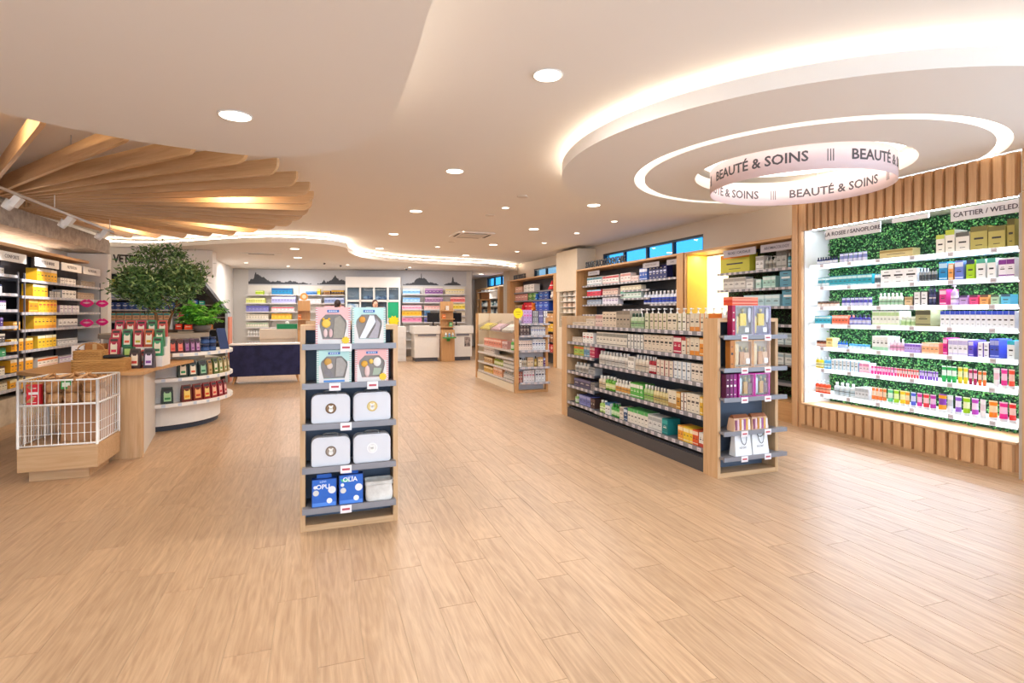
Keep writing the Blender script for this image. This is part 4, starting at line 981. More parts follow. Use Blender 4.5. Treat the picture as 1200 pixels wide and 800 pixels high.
left|f4|0.629|1.241|6|carton|0.17|golden carton|e8a01e|f6e0a8|-|top
left|f4|1.402|2.015|5|carton|0.19|bright yellow carton|f4c83a|eef0d8|-|top
left|f4|2.078|2.865|5|carton|0.1|white and silver carton|e6e6ea|9aa0a8|-|band
left|f5|0.606|1.241|6|carton|0.17|golden carton with cream top|e8a01e|efe2c8|-|top
left|f5|1.388|2.078|5|carton|0.13|white carton with orange band|efe4d8|e0702a|-|band
left|f5|2.141|2.865|5|carton|0.1|pale lilac carton|e2dce8|a890b8|-|band
left|f6|0.583|1.54|8|carton|0.15|orange yellow carton|e8a428|f2dca8|-|top
left|f6|1.626|2.141|4|carton|0.13|pastel yellow carton|ead27a|f2ead0|-|band
left|n0|-0.001|0.44|6|carton|0.11|white carton with navy top|eceaec|3a4468|-|top
left|n1|-0.001|0.386|4|carton|0.12|white carton with navy edge|eae8ea|3a4468|-|top
left|n2|-0.001|0.483|8|carton|0.12|white carton with violet band|e8e4ec|6a4a8a|-|top
left|n3|-0.001|0.407|6|carton|0.12|purple carton|4a3478|8a78b0|-|top
left|n4|-0.001|0.472|6|carton|0.12|dark grey carton|4a4648|c8c0b0|-|top
left|n5|-0.001|0.483|4|carton|0.12|forest green carton|3a8a5a|2c6a44|-|top
left|n6|-0.001|0.461|6|carton|0.12|cream and brown carton|d8ccb8|5c4030|-|top
left|n7|-0.001|0.516|8|carton|0.12|cream patterned carton|d8ccb0|8a7a5a|-|top
dental|0|-0.177|0.568|5|carton|0.2|white carton with teal print|e4e6e8|4a8a9a|f0f0f4|band
dental|0|0.609|1.351|5|carton|0.19|white carton with red print|ece4e0|c04a50|f0f0f4|band
dental|0|1.425|1.849|3|carton|0.2|pale rose carton|ecdcd6|c88a80|f0f0f4|band
dental|0|1.866|2.149|3|carton|0.12|small blush carton|e8d4cc|c07a70|f0f0f4|title
dental|0|2.182|2.467|3|carton|0.26|blue and white striped carton|3a62b8|e0e6f4|f0f0f4|band
dental|0|2.528|3.137|5|carton|0.27|navy blue carton|2a3068|c8ccea|f0f0f4|title
dental|1|-0.177|0.526|3|carton|0.15|red and white carton|d83a52|a8d0ea|f0f0f4|top
dental|1|0.609|1.314|5|carton|0.15|beige pink carton|dcc4b8|a87a70|f0f0f4|band
dental|2|-0.177|0.526|4|carton|0.12|grey blue carton|a8b4c4|5a6a88|f0f0f4|band
dental|2|0.609|1.314|5|carton|0.16|white carton with purple print|e4e0ec|7a4a98|f0f0f4|title
dental|3|1.425|2.246|6|carton|0.1|ivory low carton|e6dcc4|b8a888|f0f0f4|band
dental|4|1.425|2.246|6|carton|0.17|mint and white carton|d4e2da|5aa890|f0f0f4|band
dental|5|2.31|3.458|9|bottle|0.26|blue and white mouthwash bottle|e0e4f2|2f48b0|f0f0f4|f0f0f4
plush|0|-0.24|0.434|2|carton|0.2|rosy boxed toy|d8a890|f0dccc|-|title
plush|0|0.595|1.511|3|carton|0.24|white boxed toy|e6e2dc|b8b0a8|-|title
plush|1|-0.24|0.91|4|carton|0.22|pink pouch box|c88a80|e4c8b8|-|title
plush|1|0.988|1.797|2|carton|0.24|green boxed toy|4a7a3a|c8d88a|-|title
plush|1|1.867|2.669|2|carton|0.25|dark blue boxed toy|1f3f8a|4a8ad0|-|title
plush|2|-0.24|0.434|2|carton|0.2|tan boxed toy|b89a78|8a6a4a|-|title
plush|2|0.595|1.364|2|carton|0.27|red boxed toy|d82a3a|f0b0a8|-|title
plush|2|1.438|2.669|3|carton|0.3|royal blue boxed toy|2a50b8|8ab0e8|-|title
niche|0|0.58|1.24|1|carton|0.3|lime and orange striped long box|c8c43a|f29a2a|d8d8d4|top
niche|0|1.365|1.52|2|carton|0.22|white tall carton|ecebe8|b8b4b0|d8d8d4|band
niche|0|1.537|1.752|3|pump_bottle|0.2|clear pump bottle|c8c4ba|8a8478|d8d8d4|band
niche|0|1.768|1.957|2|carton|0.27|silver grey carton|b8b8b2|7a7a76|d8d8d4|band
niche|0|1.972|2.078|2|bottle|0.22|teal bottle|3a9ab0|b8e0e8|d8d8d4|band
niche|1|0.642|1.148|4|carton|0.2|white stacked carton|dcd8d2|a8a29a|d8d8d4|band
niche|1|1.167|1.312|1|carton|0.16|soft white carton|e8e6e2|c0bcb8|d8d8d4|band
niche|1|1.365|1.469|1|carton|0.14|small mint carton|b8dcd4|e4f2ee|d8d8d4|band
niche|1|1.503|1.752|3|carton|0.18|mint green carton|a8d4c8|e0f0ec|d8d8d4|band
niche|1|1.832|2.048|1|carton|0.24|tilted steel blue gift box|5a9ab4|e0e8ea|d8d8d4|title
niche|2|1.111|1.832|5|carton|0.18|powder blue carton|b0d4dc|dceef0|d8d8d4|band
niche|2|1.879|2.078|1|carton|0.26|steel blue gift box|5a9ab4|e8eaea|d8d8d4|title
midend|0|0.142|0.319|3|carton|0.26|lilac carton with pink print|c8a8e0|d86ab0|24242a|title
midend|0|0.337|0.444|3|carton|0.24|grey slim carton|b0b4b8|6a7076|24242a|edge
midend|0|0.462|0.552|2|carton|0.25|slate violet carton|7a7ab0|d0d4e8|24242a|title
midend|0|0.561|0.642|2|carton|0.24|white slim carton|e6e6e8|9a9ea8|24242a|edge
midend|1|0.072|0.266|3|carton|0.2|dark photo carton|5a4a4c|c8b8b0|24242a|title
midend|1|0.301|0.606|6|carton|0.17|white carton with blue tick|e8ecf4|3a5ab0|24242a|title
midend|2|0.037|0.319|6|carton|0.19|blush carton with black tick|ecdcd4|4a3a44|24242a|title
midend|2|0.328|0.678|6|carton|0.21|ice white carton with navy tick|e8eef6|2f4a8a|24242a|title
midend|3|0.055|0.107|1|carton|0.18|black topped carton|e0d8cc|24242a|24242a|top
midend|3|0.116|0.213|3|bottle|0.17|ivory bottle with black cap|e6dccb|b8a890|24242a|band
midend|3|0.222|0.355|2|carton|0.18|light tan carton|e0c8a8|c0a080|24242a|band
midend|3|0.372|0.426|1|bottle|0.2|golden bottle|a8883a|e0c878|24242a|band
midend|3|0.444|0.552|2|carton|0.18|cream box with tan lid|ecd8b8|b8905a|24242a|top
midend|3|0.561|0.642|1|carton|0.17|purple and blue carton|6a3a78|a8c0ec|24242a|band
midend|4|0.037|0.125|2|carton|0.2|brick red carton|8a3a30|e8d8cc|24242a|edge
midend|4|0.142|0.372|4|carton|0.23|white carton with pink print|e8e4e8|b05a78|24242a|title
midend|4|0.39|0.642|4|carton|0.24|white carton with dark blue print|e4eaf2|2a3458|24242a|title
midside|0|0.459|1.71|7|carton|0.17|salmon pink carton|d8826a|eec8b8|ece8e0|band
midside|0|1.766|2.094|2|carton|0.16|dusty rose carton|c0908a|e4ccc8|ece8e0|band
midside|0|2.199|2.455|1|bottle|0.22|large green bottle|58a848|c8e4b8|ece8e0|band
midside|1|0.459|1.239|5|carton|0.12|dark and white carton|d8ccc4|6a4a48|ece8e0|title
midside|2|0.459|1.115|4|carton|0.12|brown amber carton|a8783a|e0c898|ece8e0|band
midside|2|1.177|1.766|4|bottle|0.17|olive green bottle|8a9a3a|d8d8a8|ece8e0|band
midside|2|1.822|2.455|5|jar|0.15|glass jar with white lid|a8a49a|d8d4cc|ece8e0|band
midside|3|0.459|1.115|4|carton|0.13|yellow brown carton|c89a3a|e8d8a8|ece8e0|band
midside|3|1.177|1.766|4|carton|0.17|peach carton|e0a078|f0d8c4|ece8e0|band
midside|3|1.822|2.455|5|bottle|0.15|silver grey bottle|b0aea8|e0dcd6|ece8e0|band
back|L0|0.597|0.844|3|carton|0.13|lime green carton|b8d830|e4f09a|ececec|band
back|L0|1.119|1.785|6|carton|0.22|bright blue carton|1f86b8|1f5a9a|ececec|band
back|L0|2.232|2.598|3|carton|0.12|blue carton|3a78c0|8ab8e0|ececec|band
back|L0|2.612|2.711|1|carton|0.2|yellow carton|f0d02a|f8f0a8|ececec|band
back|L0|2.824|3.051|3|carton|0.14|brown carton|7a4a2a|c8a04a|ececec|band
back|L0|3.079|3.506|5|carton|0.16|dark brown carton with yellow foot|4a2c1e|e0b03a|ececec|band
back|L1|0.296|0.899|8|carton|0.17|pale lemon carton|dce07a|eef0c0|ececec|band
back|L1|1.119|1.896|8|carton|0.22|pale violet carton|a8a8d8|dcdcf2|ececec|band
back|L1|2.008|2.739|6|carton|0.15|white carton|eceae8|c0c0cc|ececec|band
back|L1|2.852|3.506|6|carton|0.19|grey blue carton|8a9ac8|c8d0e8|ececec|band
back|L2|0.296|1.009|6|carton|0.2|lavender carton|8a8ac8|4a4a98|ececec|band
back|L2|1.119|1.841|6|carton|0.16|white carton with red print|e8dcdc|c83a50|ececec|band
back|L2|2.852|3.506|5|carton|0.2|dusty pink carton|d88a98|f0c8cc|ececec|band
back|L3|0.296|1.009|8|carton|0.18|ivory carton|e4dccb|c0b4a0|ececec|band
back|L3|1.119|1.757|5|carton|0.2|yellow carton with amber print|e8c84a|c8822a|ececec|band
back|L3|2.966|3.506|5|carton|0.2|golden yellow carton|f0c01e|f8e48a|ececec|band
back|L4|0.296|1.009|9|carton|0.16|cream carton with green edge|e0dccb|7a9a78|ececec|band
back|L5|0.324|0.844|6|bottle|0.18|white bottle|e4e2de|c0bcb4|ececec|band
back|L5|0.858|1.037|3|carton|0.2|teal carton|2fa0a8|b8e4e6|ececec|band
back|L6|0.324|1.037|8|carton|0.1|low white carton|e4e0dc|7a7a88|ececec|band
back|R0|5.507|6.098|4|carton|0.17|sky blue carton|7ab4e8|d0e4f8|ececec|band
back|R0|6.276|6.903|5|carton|0.2|mauve carton|7a4a8a|c8a0c8|ececec|band
back|R0|6.993|7.657|7|carton|0.19|pale cream carton|ece0c0|e0c878|ececec|band
back|R1|5.507|6.098|4|carton|0.16|light blue carton|a8d0ee|5a98d8|ececec|band
back|R1|6.276|6.903|6|carton|0.18|dark mauve carton|8a5a88|ccaac4|ececec|band
back|R1|7.174|7.687|5|carton|0.19|coral carton|e86a6a|f8c8c0|ececec|band
back|R2|5.477|6.157|6|carton|0.14|pink low carton|f0a0b8|f8d4dc|ececec|band
back|R2|6.246|6.783|5|carton|0.12|blush carton|f0c8c0|e89a98|ececec|band
back|R2|7.234|7.687|4|carton|0.2|yellow carton|f0d03a|f8eca8|ececec|band
back|R3|5.477|6.157|5|carton|0.2|amber yellow carton|f2b01e|f8d878|ececec|band
back|R3|6.246|6.454|3|carton|0.2|navy carton|2a5a8a|7ab0d8|ececec|band
back|R3|7.385|7.687|4|carton|0.18|beige carton|e0d0b8|b8a890|ececec|band
back|R4|5.477|6.157|4|carton|0.2|rose pink carton|f08ab0|f8c4d8|ececec|band
back|R4|6.246|6.425|3|carton|0.16|indigo carton|3a3a8a|9a9ad0|ececec|band
back|R4|7.385|7.687|4|carton|0.16|grey beige carton|d4c8b8|a89c8c|ececec|band"""
lay_runs(RUNS)
# ================================================================ leafy niche beside the beauty wall
nu=thing('niche_unit','oak framed wall niche with dark leafy back and yellow lit side','shelf')
ya=5.84; yb=8.19
MB().box(6.2,6.8,ya,yb,2.585,2.625,oakd('y')).build('top_board',nu,bevel=.002)
MB().box(6.2,6.8,yb-.035,yb,0,2.584,oakd('z')).build('side_panel',nu)
MB().box(6.2,6.8,ya-.03,ya,0,2.584,oakd('z')).build('side_panel',nu)
MB().box(6.23,6.66,yb-.045,yb-.036,.1,2.58,col('e8c256',.6)).build('yellow_liner',nu)
MB().box(6.76,6.8,ya,yb-.036,0,2.584,col('1c231e',.8)).build('back_panel',nu)
MB().box(6.66,6.68,7.62,yb-.046,.1,2.56,emit('fff0c0',1.35,'backlit_panel')).build('backlit_panel',nu)
MB().box(6.25,6.8,ya,yb-.036,0,.28,oakd('y')).build('base_board',nu)
fo=foliage('leaves',nu,6.72,ya+.02,7.6,.3,2.5,8000,['0c1d12','163a1e','245c2a','3a7a36'],.05)
for i,z in enumerate((2.20,1.92,1.64,1.37,1.09,.80,.52)):
    b_=2.24 ; a=.54 if i<2 else 1.0
    shelf(nu,'niche',a,b_,.3,z,col('7d8086',.4),GR,tags=.12 if i<4 else 0)
for a,b_,tx,sf in ((.8,1.5,'NUXE / CAUDALIE','left'),(1.6,2.2,'AROMACOLOGY','right')):
    t=thing('header_sign','pale grey header sign with capitals, %s side of leafy niche'%sf,'sign',(6.3,8.1-(a+b_)/2,2.5),-PI/2)
    MB().box(-(b_-a)/2,(b_-a)/2,-.006,.006,-.055,.06,col('b9b2b8',.5)).build('panel',t)
    link('lettering',stand(text_mesh(tx,.06,.0015,col('5a5460',.5),.01)),t,(0,-.0075,0))
lt=bpy.data.lights.new('niche_lamp','AREA'); lt.shape='RECTANGLE'; lt.size=.1; lt.size_y=.3; lt.energy=7; lt.color=(1,.78,.35)
lo=bpy.data.objects.new('niche_lamp',lt); COL.objects.link(lo); lo.parent=nu; lo.location=(6.45,7.95,2.57)
for i in range(4):
    product('bottle',.07,.07,.2,('e6e4de','dcdcd8','a8c48a','e8e6e0')[i],'b8b4a8','f0f0f0','band',(6.36,7.0+i*.1,1.371),-PI/2,'%s bottle on the fourth shelf of leafy niche'%('first','second','third','fourth')[i],'bottles on the fourth niche shelf')
for j,(z,cc) in enumerate(((1.09,'b8c8cc'),(.80,'c8ccca'))):
  for i in range(6):
    product('carton',.13,.16,.16,cc,'8aa0a8','-','band',(6.40,6.0+i*.16,z),-PI/2,'%s grey blue carton on the %s shelf of leafy niche'%(ORD[i],('fifth','sixth')[j]),'grey blue cartons low in the leafy niche')
# ================================================================ dental unit under the windows
du=thing('window_shelf_unit','oak framed dark wall shelving under the high windows','shelf')
MB().box(6.2,6.82,8.23,12.55,2.59,2.63,oakd('y')).build('top_board',du,bevel=.002)
MB().box(6.2,6.82,8.23,8.42,0,2.589,oakd('z')).build('side_panel',du,bevel=.002)
MB().box(6.2,6.82,12.5,12.55,0,2.589,oakd('z')).build('side_panel',du)
MB().box(6.76,6.82,8.43,12.49,0,2.589,col('5b5a60',.6)).build('back_panel',du)
D3=col('4d4f57',.45)
shelf(du,'dental',-.38,3.66,.4,2.215,D3,GR,tags=.15)
for a,b_,zz in ((-.38,1.56,(1.95,1.74,1.5,1.2)),(1.57,2.6,(2.03,1.855,1.62,1.35)),(2.61,3.66,(1.72,1.4,1.1))):
    for z in zz: shelf(du,'dental',a,b_,.4,z,D3,GR,tags=.15)
for a,nm in ((.35,'left'),(2.75,'middle'),(3.45,'right')):
    t=thing('header_sign','small grey header sign at %s of window shelf unit'%nm,'sign',(6.28,12.1-a,2.5),-PI/2)
    MB().box(-.28 if nm!='right' else -.17,.28 if nm!='right' else .17,-.006,.006,-.05,.05,col('a9a2a4',.5)).build('panel',t)
    link('lettering',stand(text_mesh('BUCCO DENTAIRE' if nm!='right' else 'SOINS',.045,.0015,col('6a6468',.5))),t,(0,-.0075,0))
t=thing('letter_sign','black capitals standing on the oak top board under the windows','sign',(6.22,11.13,2.70),-PI/2)
me=stand(text_mesh('SANTE BUCCO-DENTAIRE',.21,.02,col('1f2126',.4),.02)); xs=[v.co.x for v in me.vertices]
for v in me.vertices: v.co.x*=1.85/(max(xs)-min(xs))
link('lettering',me,t)
# ================================================================ toy unit further back
pu=thing('toy_shelf_unit','oak framed wall unit of toys beyond the white cupboard column','shelf')
MB().box(6.3,6.82,14.0,18.2,2.62,2.66,oakd('y')).build('top_board',pu); MB().box(6.3,6.82,14.0,14.2,0,2.619,oakd('z')).build('side_panel',pu); MB().box(6.3,6.82,17.9,18.2,0,2.619,oakd('z')).build('side_panel',pu)
MB().box(6.78,6.82,14.21,17.89,0,2.619,col('4f4c50',.6)).build('back_panel',pu)
for z in (2.22,1.94,1.60,1.3,1.0,.7,.4): shelf(pu,'plush',-.28,3.38,.32,z,D3,GR)
t=thing('letter_sign','black capitals standing on the toy unit top board','sign',(6.32,17.0,2.73),-PI/2)
me=stand(text_mesh('BEBE JOUETS',.2,.02,col('1f2126',.4),.02)); link('lettering',me,t)
# toys: a traffic-cone shaped hat, plush animals
def plush(x,y,z,c1,c2,s,lb):
    t=thing('plush_toy',lb,'toy',(x,y,z)); P=col(c1,.95,var=.12,scale=30); Q=col(c2,.95,var=.1,scale=30)
    MB().ball((0,0,s*.38),s*.36,P,12,1,.9,1.05).build('body',t); MB().ball((0,0,s*.88),s*.26,P,12).build('head',t)
    MB().ball((-s*.2,0,s*1.1),s*.09,Q,8).ball((s*.2,0,s*1.1),s*.09,Q,8).build('ears',t)
    MB().ball((-s*.32,-.3*s,s*.2),s*.14,Q,8).ball((s*.32,-.3*s,s*.2),s*.14,Q,8).build('paws',t)
for i,(y,z,c1,c2,s,lb) in enumerate([(16.0,1.60,'d8702a','f0a858',.22,'orange plush toy on the third shelf of toy unit'),(15.7,1.94,'2a60b0','88b8e0',.17,'blue plush toy on the second shelf of toy unit'),(16.9,1.60,'c8202c','e86060',.18,'red plush toy on the third shelf of toy unit'),(14.5,1.94,'e8e0d8','b8a898',.2,'white plush toy at near end of toy unit second shelf')]):
    if 1: plush(6.42,y,z,c1,c2,s,lb)
t=thing('toy_cone','red pointed soft toy cone at near end of toy unit','toy',(6.42,14.55,2.22)); MB().lathe([(.12,0),(.11,.03),(.01,.26)],col('d8353a',.7),14).build('cone_body',t); MB().lathe([(.085,.085),(.07,.125)],col('f2ece4',.7),14).build('white_band',t)
for i,(z,c1) in enumerate(((1.3,'d8a878'),(1.0,'e8b83a'),(.7,'8a5a3a'),(.4,'b83a3a'))):
    for j in range(5): product('carton',.2,.2,.22,c1,'e8dcc8','-','title',(6.46,14.45+j*.24,z),-PI/2,'%s boxed toy from near end on %s shelf of toy unit'%(ORD[j],('fourth','fifth','sixth','lowest')[i]),'boxed toys low in the toy unit')
# products in the open recess of the cupboard column
cs=thing('recess_shelving','thin white shelves in the cream column recess under its cupboard','shelf')
for z in (2.0,1.85,1.7,1.55,1.35): MB().box(6.33,6.7,12.82,13.78,z-.012,z,WHITE()).build('shelf',cs)
k=0
for z,c1 in ((2.0,'e0d8cc'),(1.85,'f0e8dc'),(1.7,'e8c8b0'),(1.55,'e8dcc8'),(1.35,'f0d890')):
    for j in range(3): product('carton',.14,.1,.1,c1,'b89a80','-','band',(6.42,13.0+j*.3,z),-PI/2,'%s small carton on recess shelf %s in the column'%(ORD[j],('topmost','upper','middle','lower','lowest')[k]),'cartons in the column recess')
    k+=1
# white grid shelving at the far right end
gs=thing('grid_shelving','far oak and white grid shelving under the rear window','shelf')
MB().box(6.45,6.82,19.5,22.7,2.5,2.54,oakd('y')).build('top_board',gs); MB().box(6.45,6.82,19.5,19.75,0,2.499,oakd('z')).build('side_panel',gs); MB().box(6.45,6.82,22.5,22.7,0,2.499,oakd('z')).build('side_panel',gs)
MB().box(6.76,6.82,19.76,22.49,.1,2.499,col('dcd8d0',.6)).build('back_panel',gs)
for i in range(8): MB().box(6.45,6.758,19.76,22.49,.3+i*.3-.012,.3+i*.3+.012,WHITE()).build('shelf',gs)
for j in range(1,5):
    MB().box(6.46,6.757,19.76+j*.546-.01,19.76+j*.546+.01,2.1125,2.49,WHITE()).build('divider',gs)
cc=['e8e6e0','8aa0a8','4a6a6a','e8e0d0','3a4a5a','c8d0c8']
for i in range(5):
    for j in range(9):
        product('carton',.2,.2,.15+.03*((i+j)%3),cc[(i*3+j)%6],cc[(i+j+2)%6],'-','band',(6.6,19.95+j*.29,.3+(5-i)*.3+.0125),-PI/2,'%s carton from near end, %s filled row of far grid shelving'%(ORD[j],ORD[i]),'cartons in the far grid shelving')
t=thing('wicker_basket','brown wicker basket beside the far grid shelving','basket',(5.98,19.9,2.05)); WK=wood('wicker','a87646','6e4528','x',.7)
MB().box(-.17,.17,-.12,.12,0,.24,WK).build('basket_body',t,bevel=.02); MB().tube([(-.17,-.12,.24),(.17,-.12,.24),(.17,.12,.24),(-.17,.12,.24)],.015,WK,6,True).build('rim',t)
t2=thing('side_shelf','narrow oak shelf tower at far end carrying a wicker basket','shelf',(5.98,19.9,0)); MB().box(-.2,.2,-.15,.15,2.01,2.05,oakd('x')).box(-.2,.2,-.15,.15,0,.06,oakd('x')).build('boards',t2); MB().box(-.2,-.16,-.15,.15,.06,2.01,oakd('z')).box(.16,.2,-.15,.15,.06,2.01,oakd('z')).build('side_panels',t2)
for i in range(4):
    MB().box(-.158,.158,-.14,.14,.5+i*.35-.02,.5+i*.35,oakd('x')).build('shelf',t2)
# ================================================================ middle gondola
mg=thing('middle_gondola','cream sided gondola with clear trays and a yellow disc in mid floor','shelf')
CR=col('e9dcc3',.5,var=.02)
MB().box(3.57,3.64,9.83,9.90,0,1.53,oakd('z')).build('corner_post',mg); MB().box(4.2,4.25,9.83,9.90,0,1.45,oakd('z')).build('corner_post',mg)
MB().box(3.64,4.2,9.84,9.9,0,.05,oakd('x')).build('bottom_rail',mg)
MB().box(3.57,3.62,12.55,12.62,0,1.53,oakd('z')).build('corner_post',mg)
MB().box(3.64,4.2,9.96,9.98,.05,1.4,col('c8ccd6',.5)).build('end_back_panel',mg)
MB().box(3.9,3.93,9.98,12.6,.15,1.53,CR).build('core_panel',mg); MB().box(3.59,4.22,9.99,12.6,0,.15,CR).build('plinth',mg)
MB().box(3.62,4.22,12.6,12.62,.0,1.53,CR).build('far_end_panel',mg)
for k,z in ZS['midend'].items(): shelf(mg,'midend',.045,.66,.135,z,GR,col('a9abb8',.35),tags=.12,out=.05)
for k,z in ZS['midside'].items(): shelf(mg,'midside',.08,2.55,.3,z,col('cfc6b8',.5),col('d9d3c8',.4),tags=.12)
AC=clearm('acrylic',(.93,.93,.93),.35,.08)
for i,(y0,y1,c1) in enumerate(((11.6,12.45,'e0cf5a'),(10.85,11.55,'c8a0a8'),(10.1,10.8,'d8d4c8'))):
    t=thing('acrylic_tray','clear sloping acrylic tray, %s on side of middle gondola'%('farthest','middle','nearest')[i],'tray',(3.6,y0,1.14))
    L_=y1-y0
    m=MB().add([(0,0,0),(0,L_,0),(.28,L_,.16),(.28,0,.16),(-.02,0,.12),(-.02,L_,.12)],[(0,1,2,3),(0,1,5,4)],AC); m.add([(0,0,0),(-.02,0,.12),(.28,0,.24),(.28,0,.16)],[(0,1,2,3)],AC); m.add([(0,L_,0),(-.02,L_,.12),(.28,L_,.24),(.28,L_,.16)],[(0,1,2,3)],AC)
    o=m.build('tray_body',t); sd=o.modifiers.new('thick','SOLIDIFY'); sd.thickness=.004
    for j in range(5):
        t3=thing('sachet','flat sachet %s in the %s acrylic tray of middle gondola'%(ORD[j],('farthest','middle','nearest')[i]),'packet',(3.62,y0+.07+j*L_*.19,1.162),0,'sachets in the %s acrylic tray'%('farthest','middle','nearest')[i])
        MB().add([(0,0,0),(0,.1,0),(.2,.1,.115),(.2,0,.115),(0,0,.03),(0,.1,.03),(.2,.1,.145),(.2,0,.145)],[(0,3,2,1),(4,5,6,7),(0,1,5,4),(1,2,6,5),(2,3,7,6),(3,0,4,7)],col(c1,.5,var=.1)).build('packet',t3)
t=thing('disc_sign','bright yellow round price sign on middle gondola corner post','sign',(3.62,9.81,1.535)); m=MB()
m.prismy([(.098*math.cos(2*PI*k/32),.098*math.sin(2*PI*k/32)) for k in range(32)],-.004,0,col('f4e41c',.45,var=.01)); m.build('disc',t)
MB().box(-.05,.05,-.0052,-.0042,.015,.03,col('c8ac1c',.5)).box(-.03,.035,-.0052,-.0042,-.03,-.018,col('c8ac1c',.5)).build('print_lines',t,kind='stuff'); MB().box(-.015,.015,.0005,.012,-.09,.0,METAL()).build('clip',t)
# ================================================================ left wall shelving
lu=thing('left_wall_shelving','dark backed wall shelving of yellow cartons along left wall','shelf')
MB().box(-4.5,-4.36,.5,12.74,.37,2.44,col('56545a',.6)).build('back_panel',lu)
MB().box(-4.5,-3.93,.5,12.0,2.44,2.485,oakd('y')).build('top_board',lu)
LS=col('5d5f68',.45); LR=col('b9bac4',.35,.2)
for k,z in ZS['left'].items():
    if k[0]=='f': shelf(lu,'left',.83,3.84,.34,z,LS,LR,tags=.14)
    else: shelf(lu,'left',-2.2,.72,.34,z,LS,LR,tags=.14)
for u in (.72,.9,3.82): o=at(lu,MB().box(u-.006,u+.006,-.02,.0,.40,2.12,METAL()),'edge_rod',(-4.0,8.9,0),PI/2)
for i,(u,tx) in enumerate(((.1,'CONFORTS'),(1.15,'PIEDS & MAINS'),(2.05,'NUTRITION'),(2.93,'NUTRITION'))):
    t=thing('header_sign','white header sign over left shelving, %s'%('at picture edge','second from left','third from left','rightmost')[i],'sign',(-3.95,8.9+u-.0+.35,2.31),PI/2)
    MB().box(-.4,.4,-.006,.006,-.065,.065,col('efebe8',.5)).build('panel',t)
    link('lettering',stand(text_mesh(tx,.07,.0015,col('7a7278',.5),.005)),t,(0,-.0075,0))
    at(lu,MB().box(-.01,.01,.33,.36,.4,2.44,col('2e2c32',.6)),'slotted_upright',(-4.0,8.9+u-.1,0),PI/2)
def lips(x,y,z,lb):
    t=thing('lips_sign',lb,'sign',(x,y,z),0); PKM=col('e0208a',.35,var=.03)
    p=[(-.10,0),(-.05,.055),(-.02,.065),(0,.05),(.02,.065),(.05,.055),(.10,0),(.055,-.05),(0,-.07),(-.055,-.05)]
    MB().prismy(smooth_curve(p,4,True),-.01,.0,PKM).build('lips_outline',t)
    MB().prismy([(-.06,.005),(0,.022),(.06,.005),(0,-.012)],-.0125,-.0102,col('f2c8dc',.5)).build('mouth_line',t)
    MB().tube([(-.0,.004,0),(-.27 if x>-3.8 else -.17,.05,-.0)],.004,METAL(),5).build('arm',t)
lips(-3.75,11.35,1.71,'upper left pink lips sign projecting from left wall shelves'); lips(-3.75,11.35,1.37,'lower left pink lips sign projecting from left wall shelves')
lips(-3.84,12.35,1.72,'upper right pink lips sign projecting near the white pier'); lips(-3.84,12.35,1.37,'lower right pink lips sign projecting near the white pier')
# ================================================================ wire bin with kraft packs
bn=thing('wire_bin','white wire bin on an oak base full of kraft packs, lower left','bin',(-2.25,6.44,0))
MB().box(-.24,.22,-.24,.28,0,.1,oak('x')).build('foot',bn)
MB().box(-.305,.305,-.3,.31,.1,.315,oak('x')).build('wooden_base',bn,bevel=.002)
WW=col('f2f0ec',.35,var=.01); z0_,z1_=.33,.925
cor=[(-.3,-.295),(.3,-.295),(.3,.3),(-.3,.3)]
for zz in (z0_,.70,z1_): MB().tube([(a,b_,zz) for a,b_ in cor],.009 if zz!=.7 else .011,WW,6,True).build('hoop',bn)
for zz in (.43,.52): MB().tube([(a,b_,zz) for a,b_ in cor],.003,WW,5,True).build('cross_wire',bn)
for a,b_ in cor: MB().tube([(a,b_,.315),(a,b_,z1_)],.012,WW,6).build('corner_post',bn)
for s in range(4):
    (ax,ay),(bx,by)=cor[s],cor[(s+1)%4]
    for k in range(1,12):
        t_=k/12; MB().tube([(ax+(bx-ax)*t_,ay+(by-ay)*t_,z0_),(ax+(bx-ax)*t_,ay+(by-ay)*t_,z1_)],.0035,WW,5).build('vertical_wire',bn)
MB().box(-.285,.285,-.28,.285,.69,.70,col('c49a70',.7)).build('inner_shelf',bn)
MB().box(-.05,.27,-.1,.27,.317,.688,col('b98a62',.75)).build('cardboard_support',bn)
KR=[noisy('kraft_%d'%i,a,b_,9,5,.75,.4) for i,(a,b_) in enumerate((('a8794c','c89c6c'),('96683e','ba8a58'),('b88a5e','dab084')))]
rk=random.Random(11); k=0
for i in range(4):
    for j in range(3):
        for lv in range(2):
            x=-2.25-.21+i*.14; y=6.44-.2+j*.19; z=.705+lv*.105
            t=thing('kraft_pack','crumpled brown kraft pack, %s layer, %s row from front, %s from left in bin'%(('lower','upper')[lv],ORD[j],ORD[i]),'packet',(x,y,z),rk.uniform(-.9,.9),'kraft packs heaped in the wire bin')
            m=MB(); n=10
            for zz,sc2 in ((0,.8),(.02,1),(.06,1.02),(.09,.85),(.1,.3)):
                for q in range(n):
                    a=2*PI*q/n; m.v.append((math.cos(a)*.062*sc2+rk.uniform(-.008,.008),math.sin(a)*.08*sc2+rk.uniform(-.008,.008),zz+rk.uniform(-.006,.006) if zz else 0))
            for jj in range(4):
                for q in range(n): m.f.append([jj*n+q,jj*n+(q+1)%n,(jj+1)*n+(q+1)%n,(jj+1)*n+q]); m.fm.append(m.mi(KR[k%3])); m.sm.append(False)
            m.f+=[list(range(n))[::-1],list(range(4*n,5*n))]; m.fm+=[0,0]; m.sm+=[False,False]
            m.build('wrap',t); t.rotation_euler=(rk.uniform(-.18,.18) if lv else 0,rk.uniform(-.18,.18) if lv else 0,t.rotation_euler[2]); k+=1
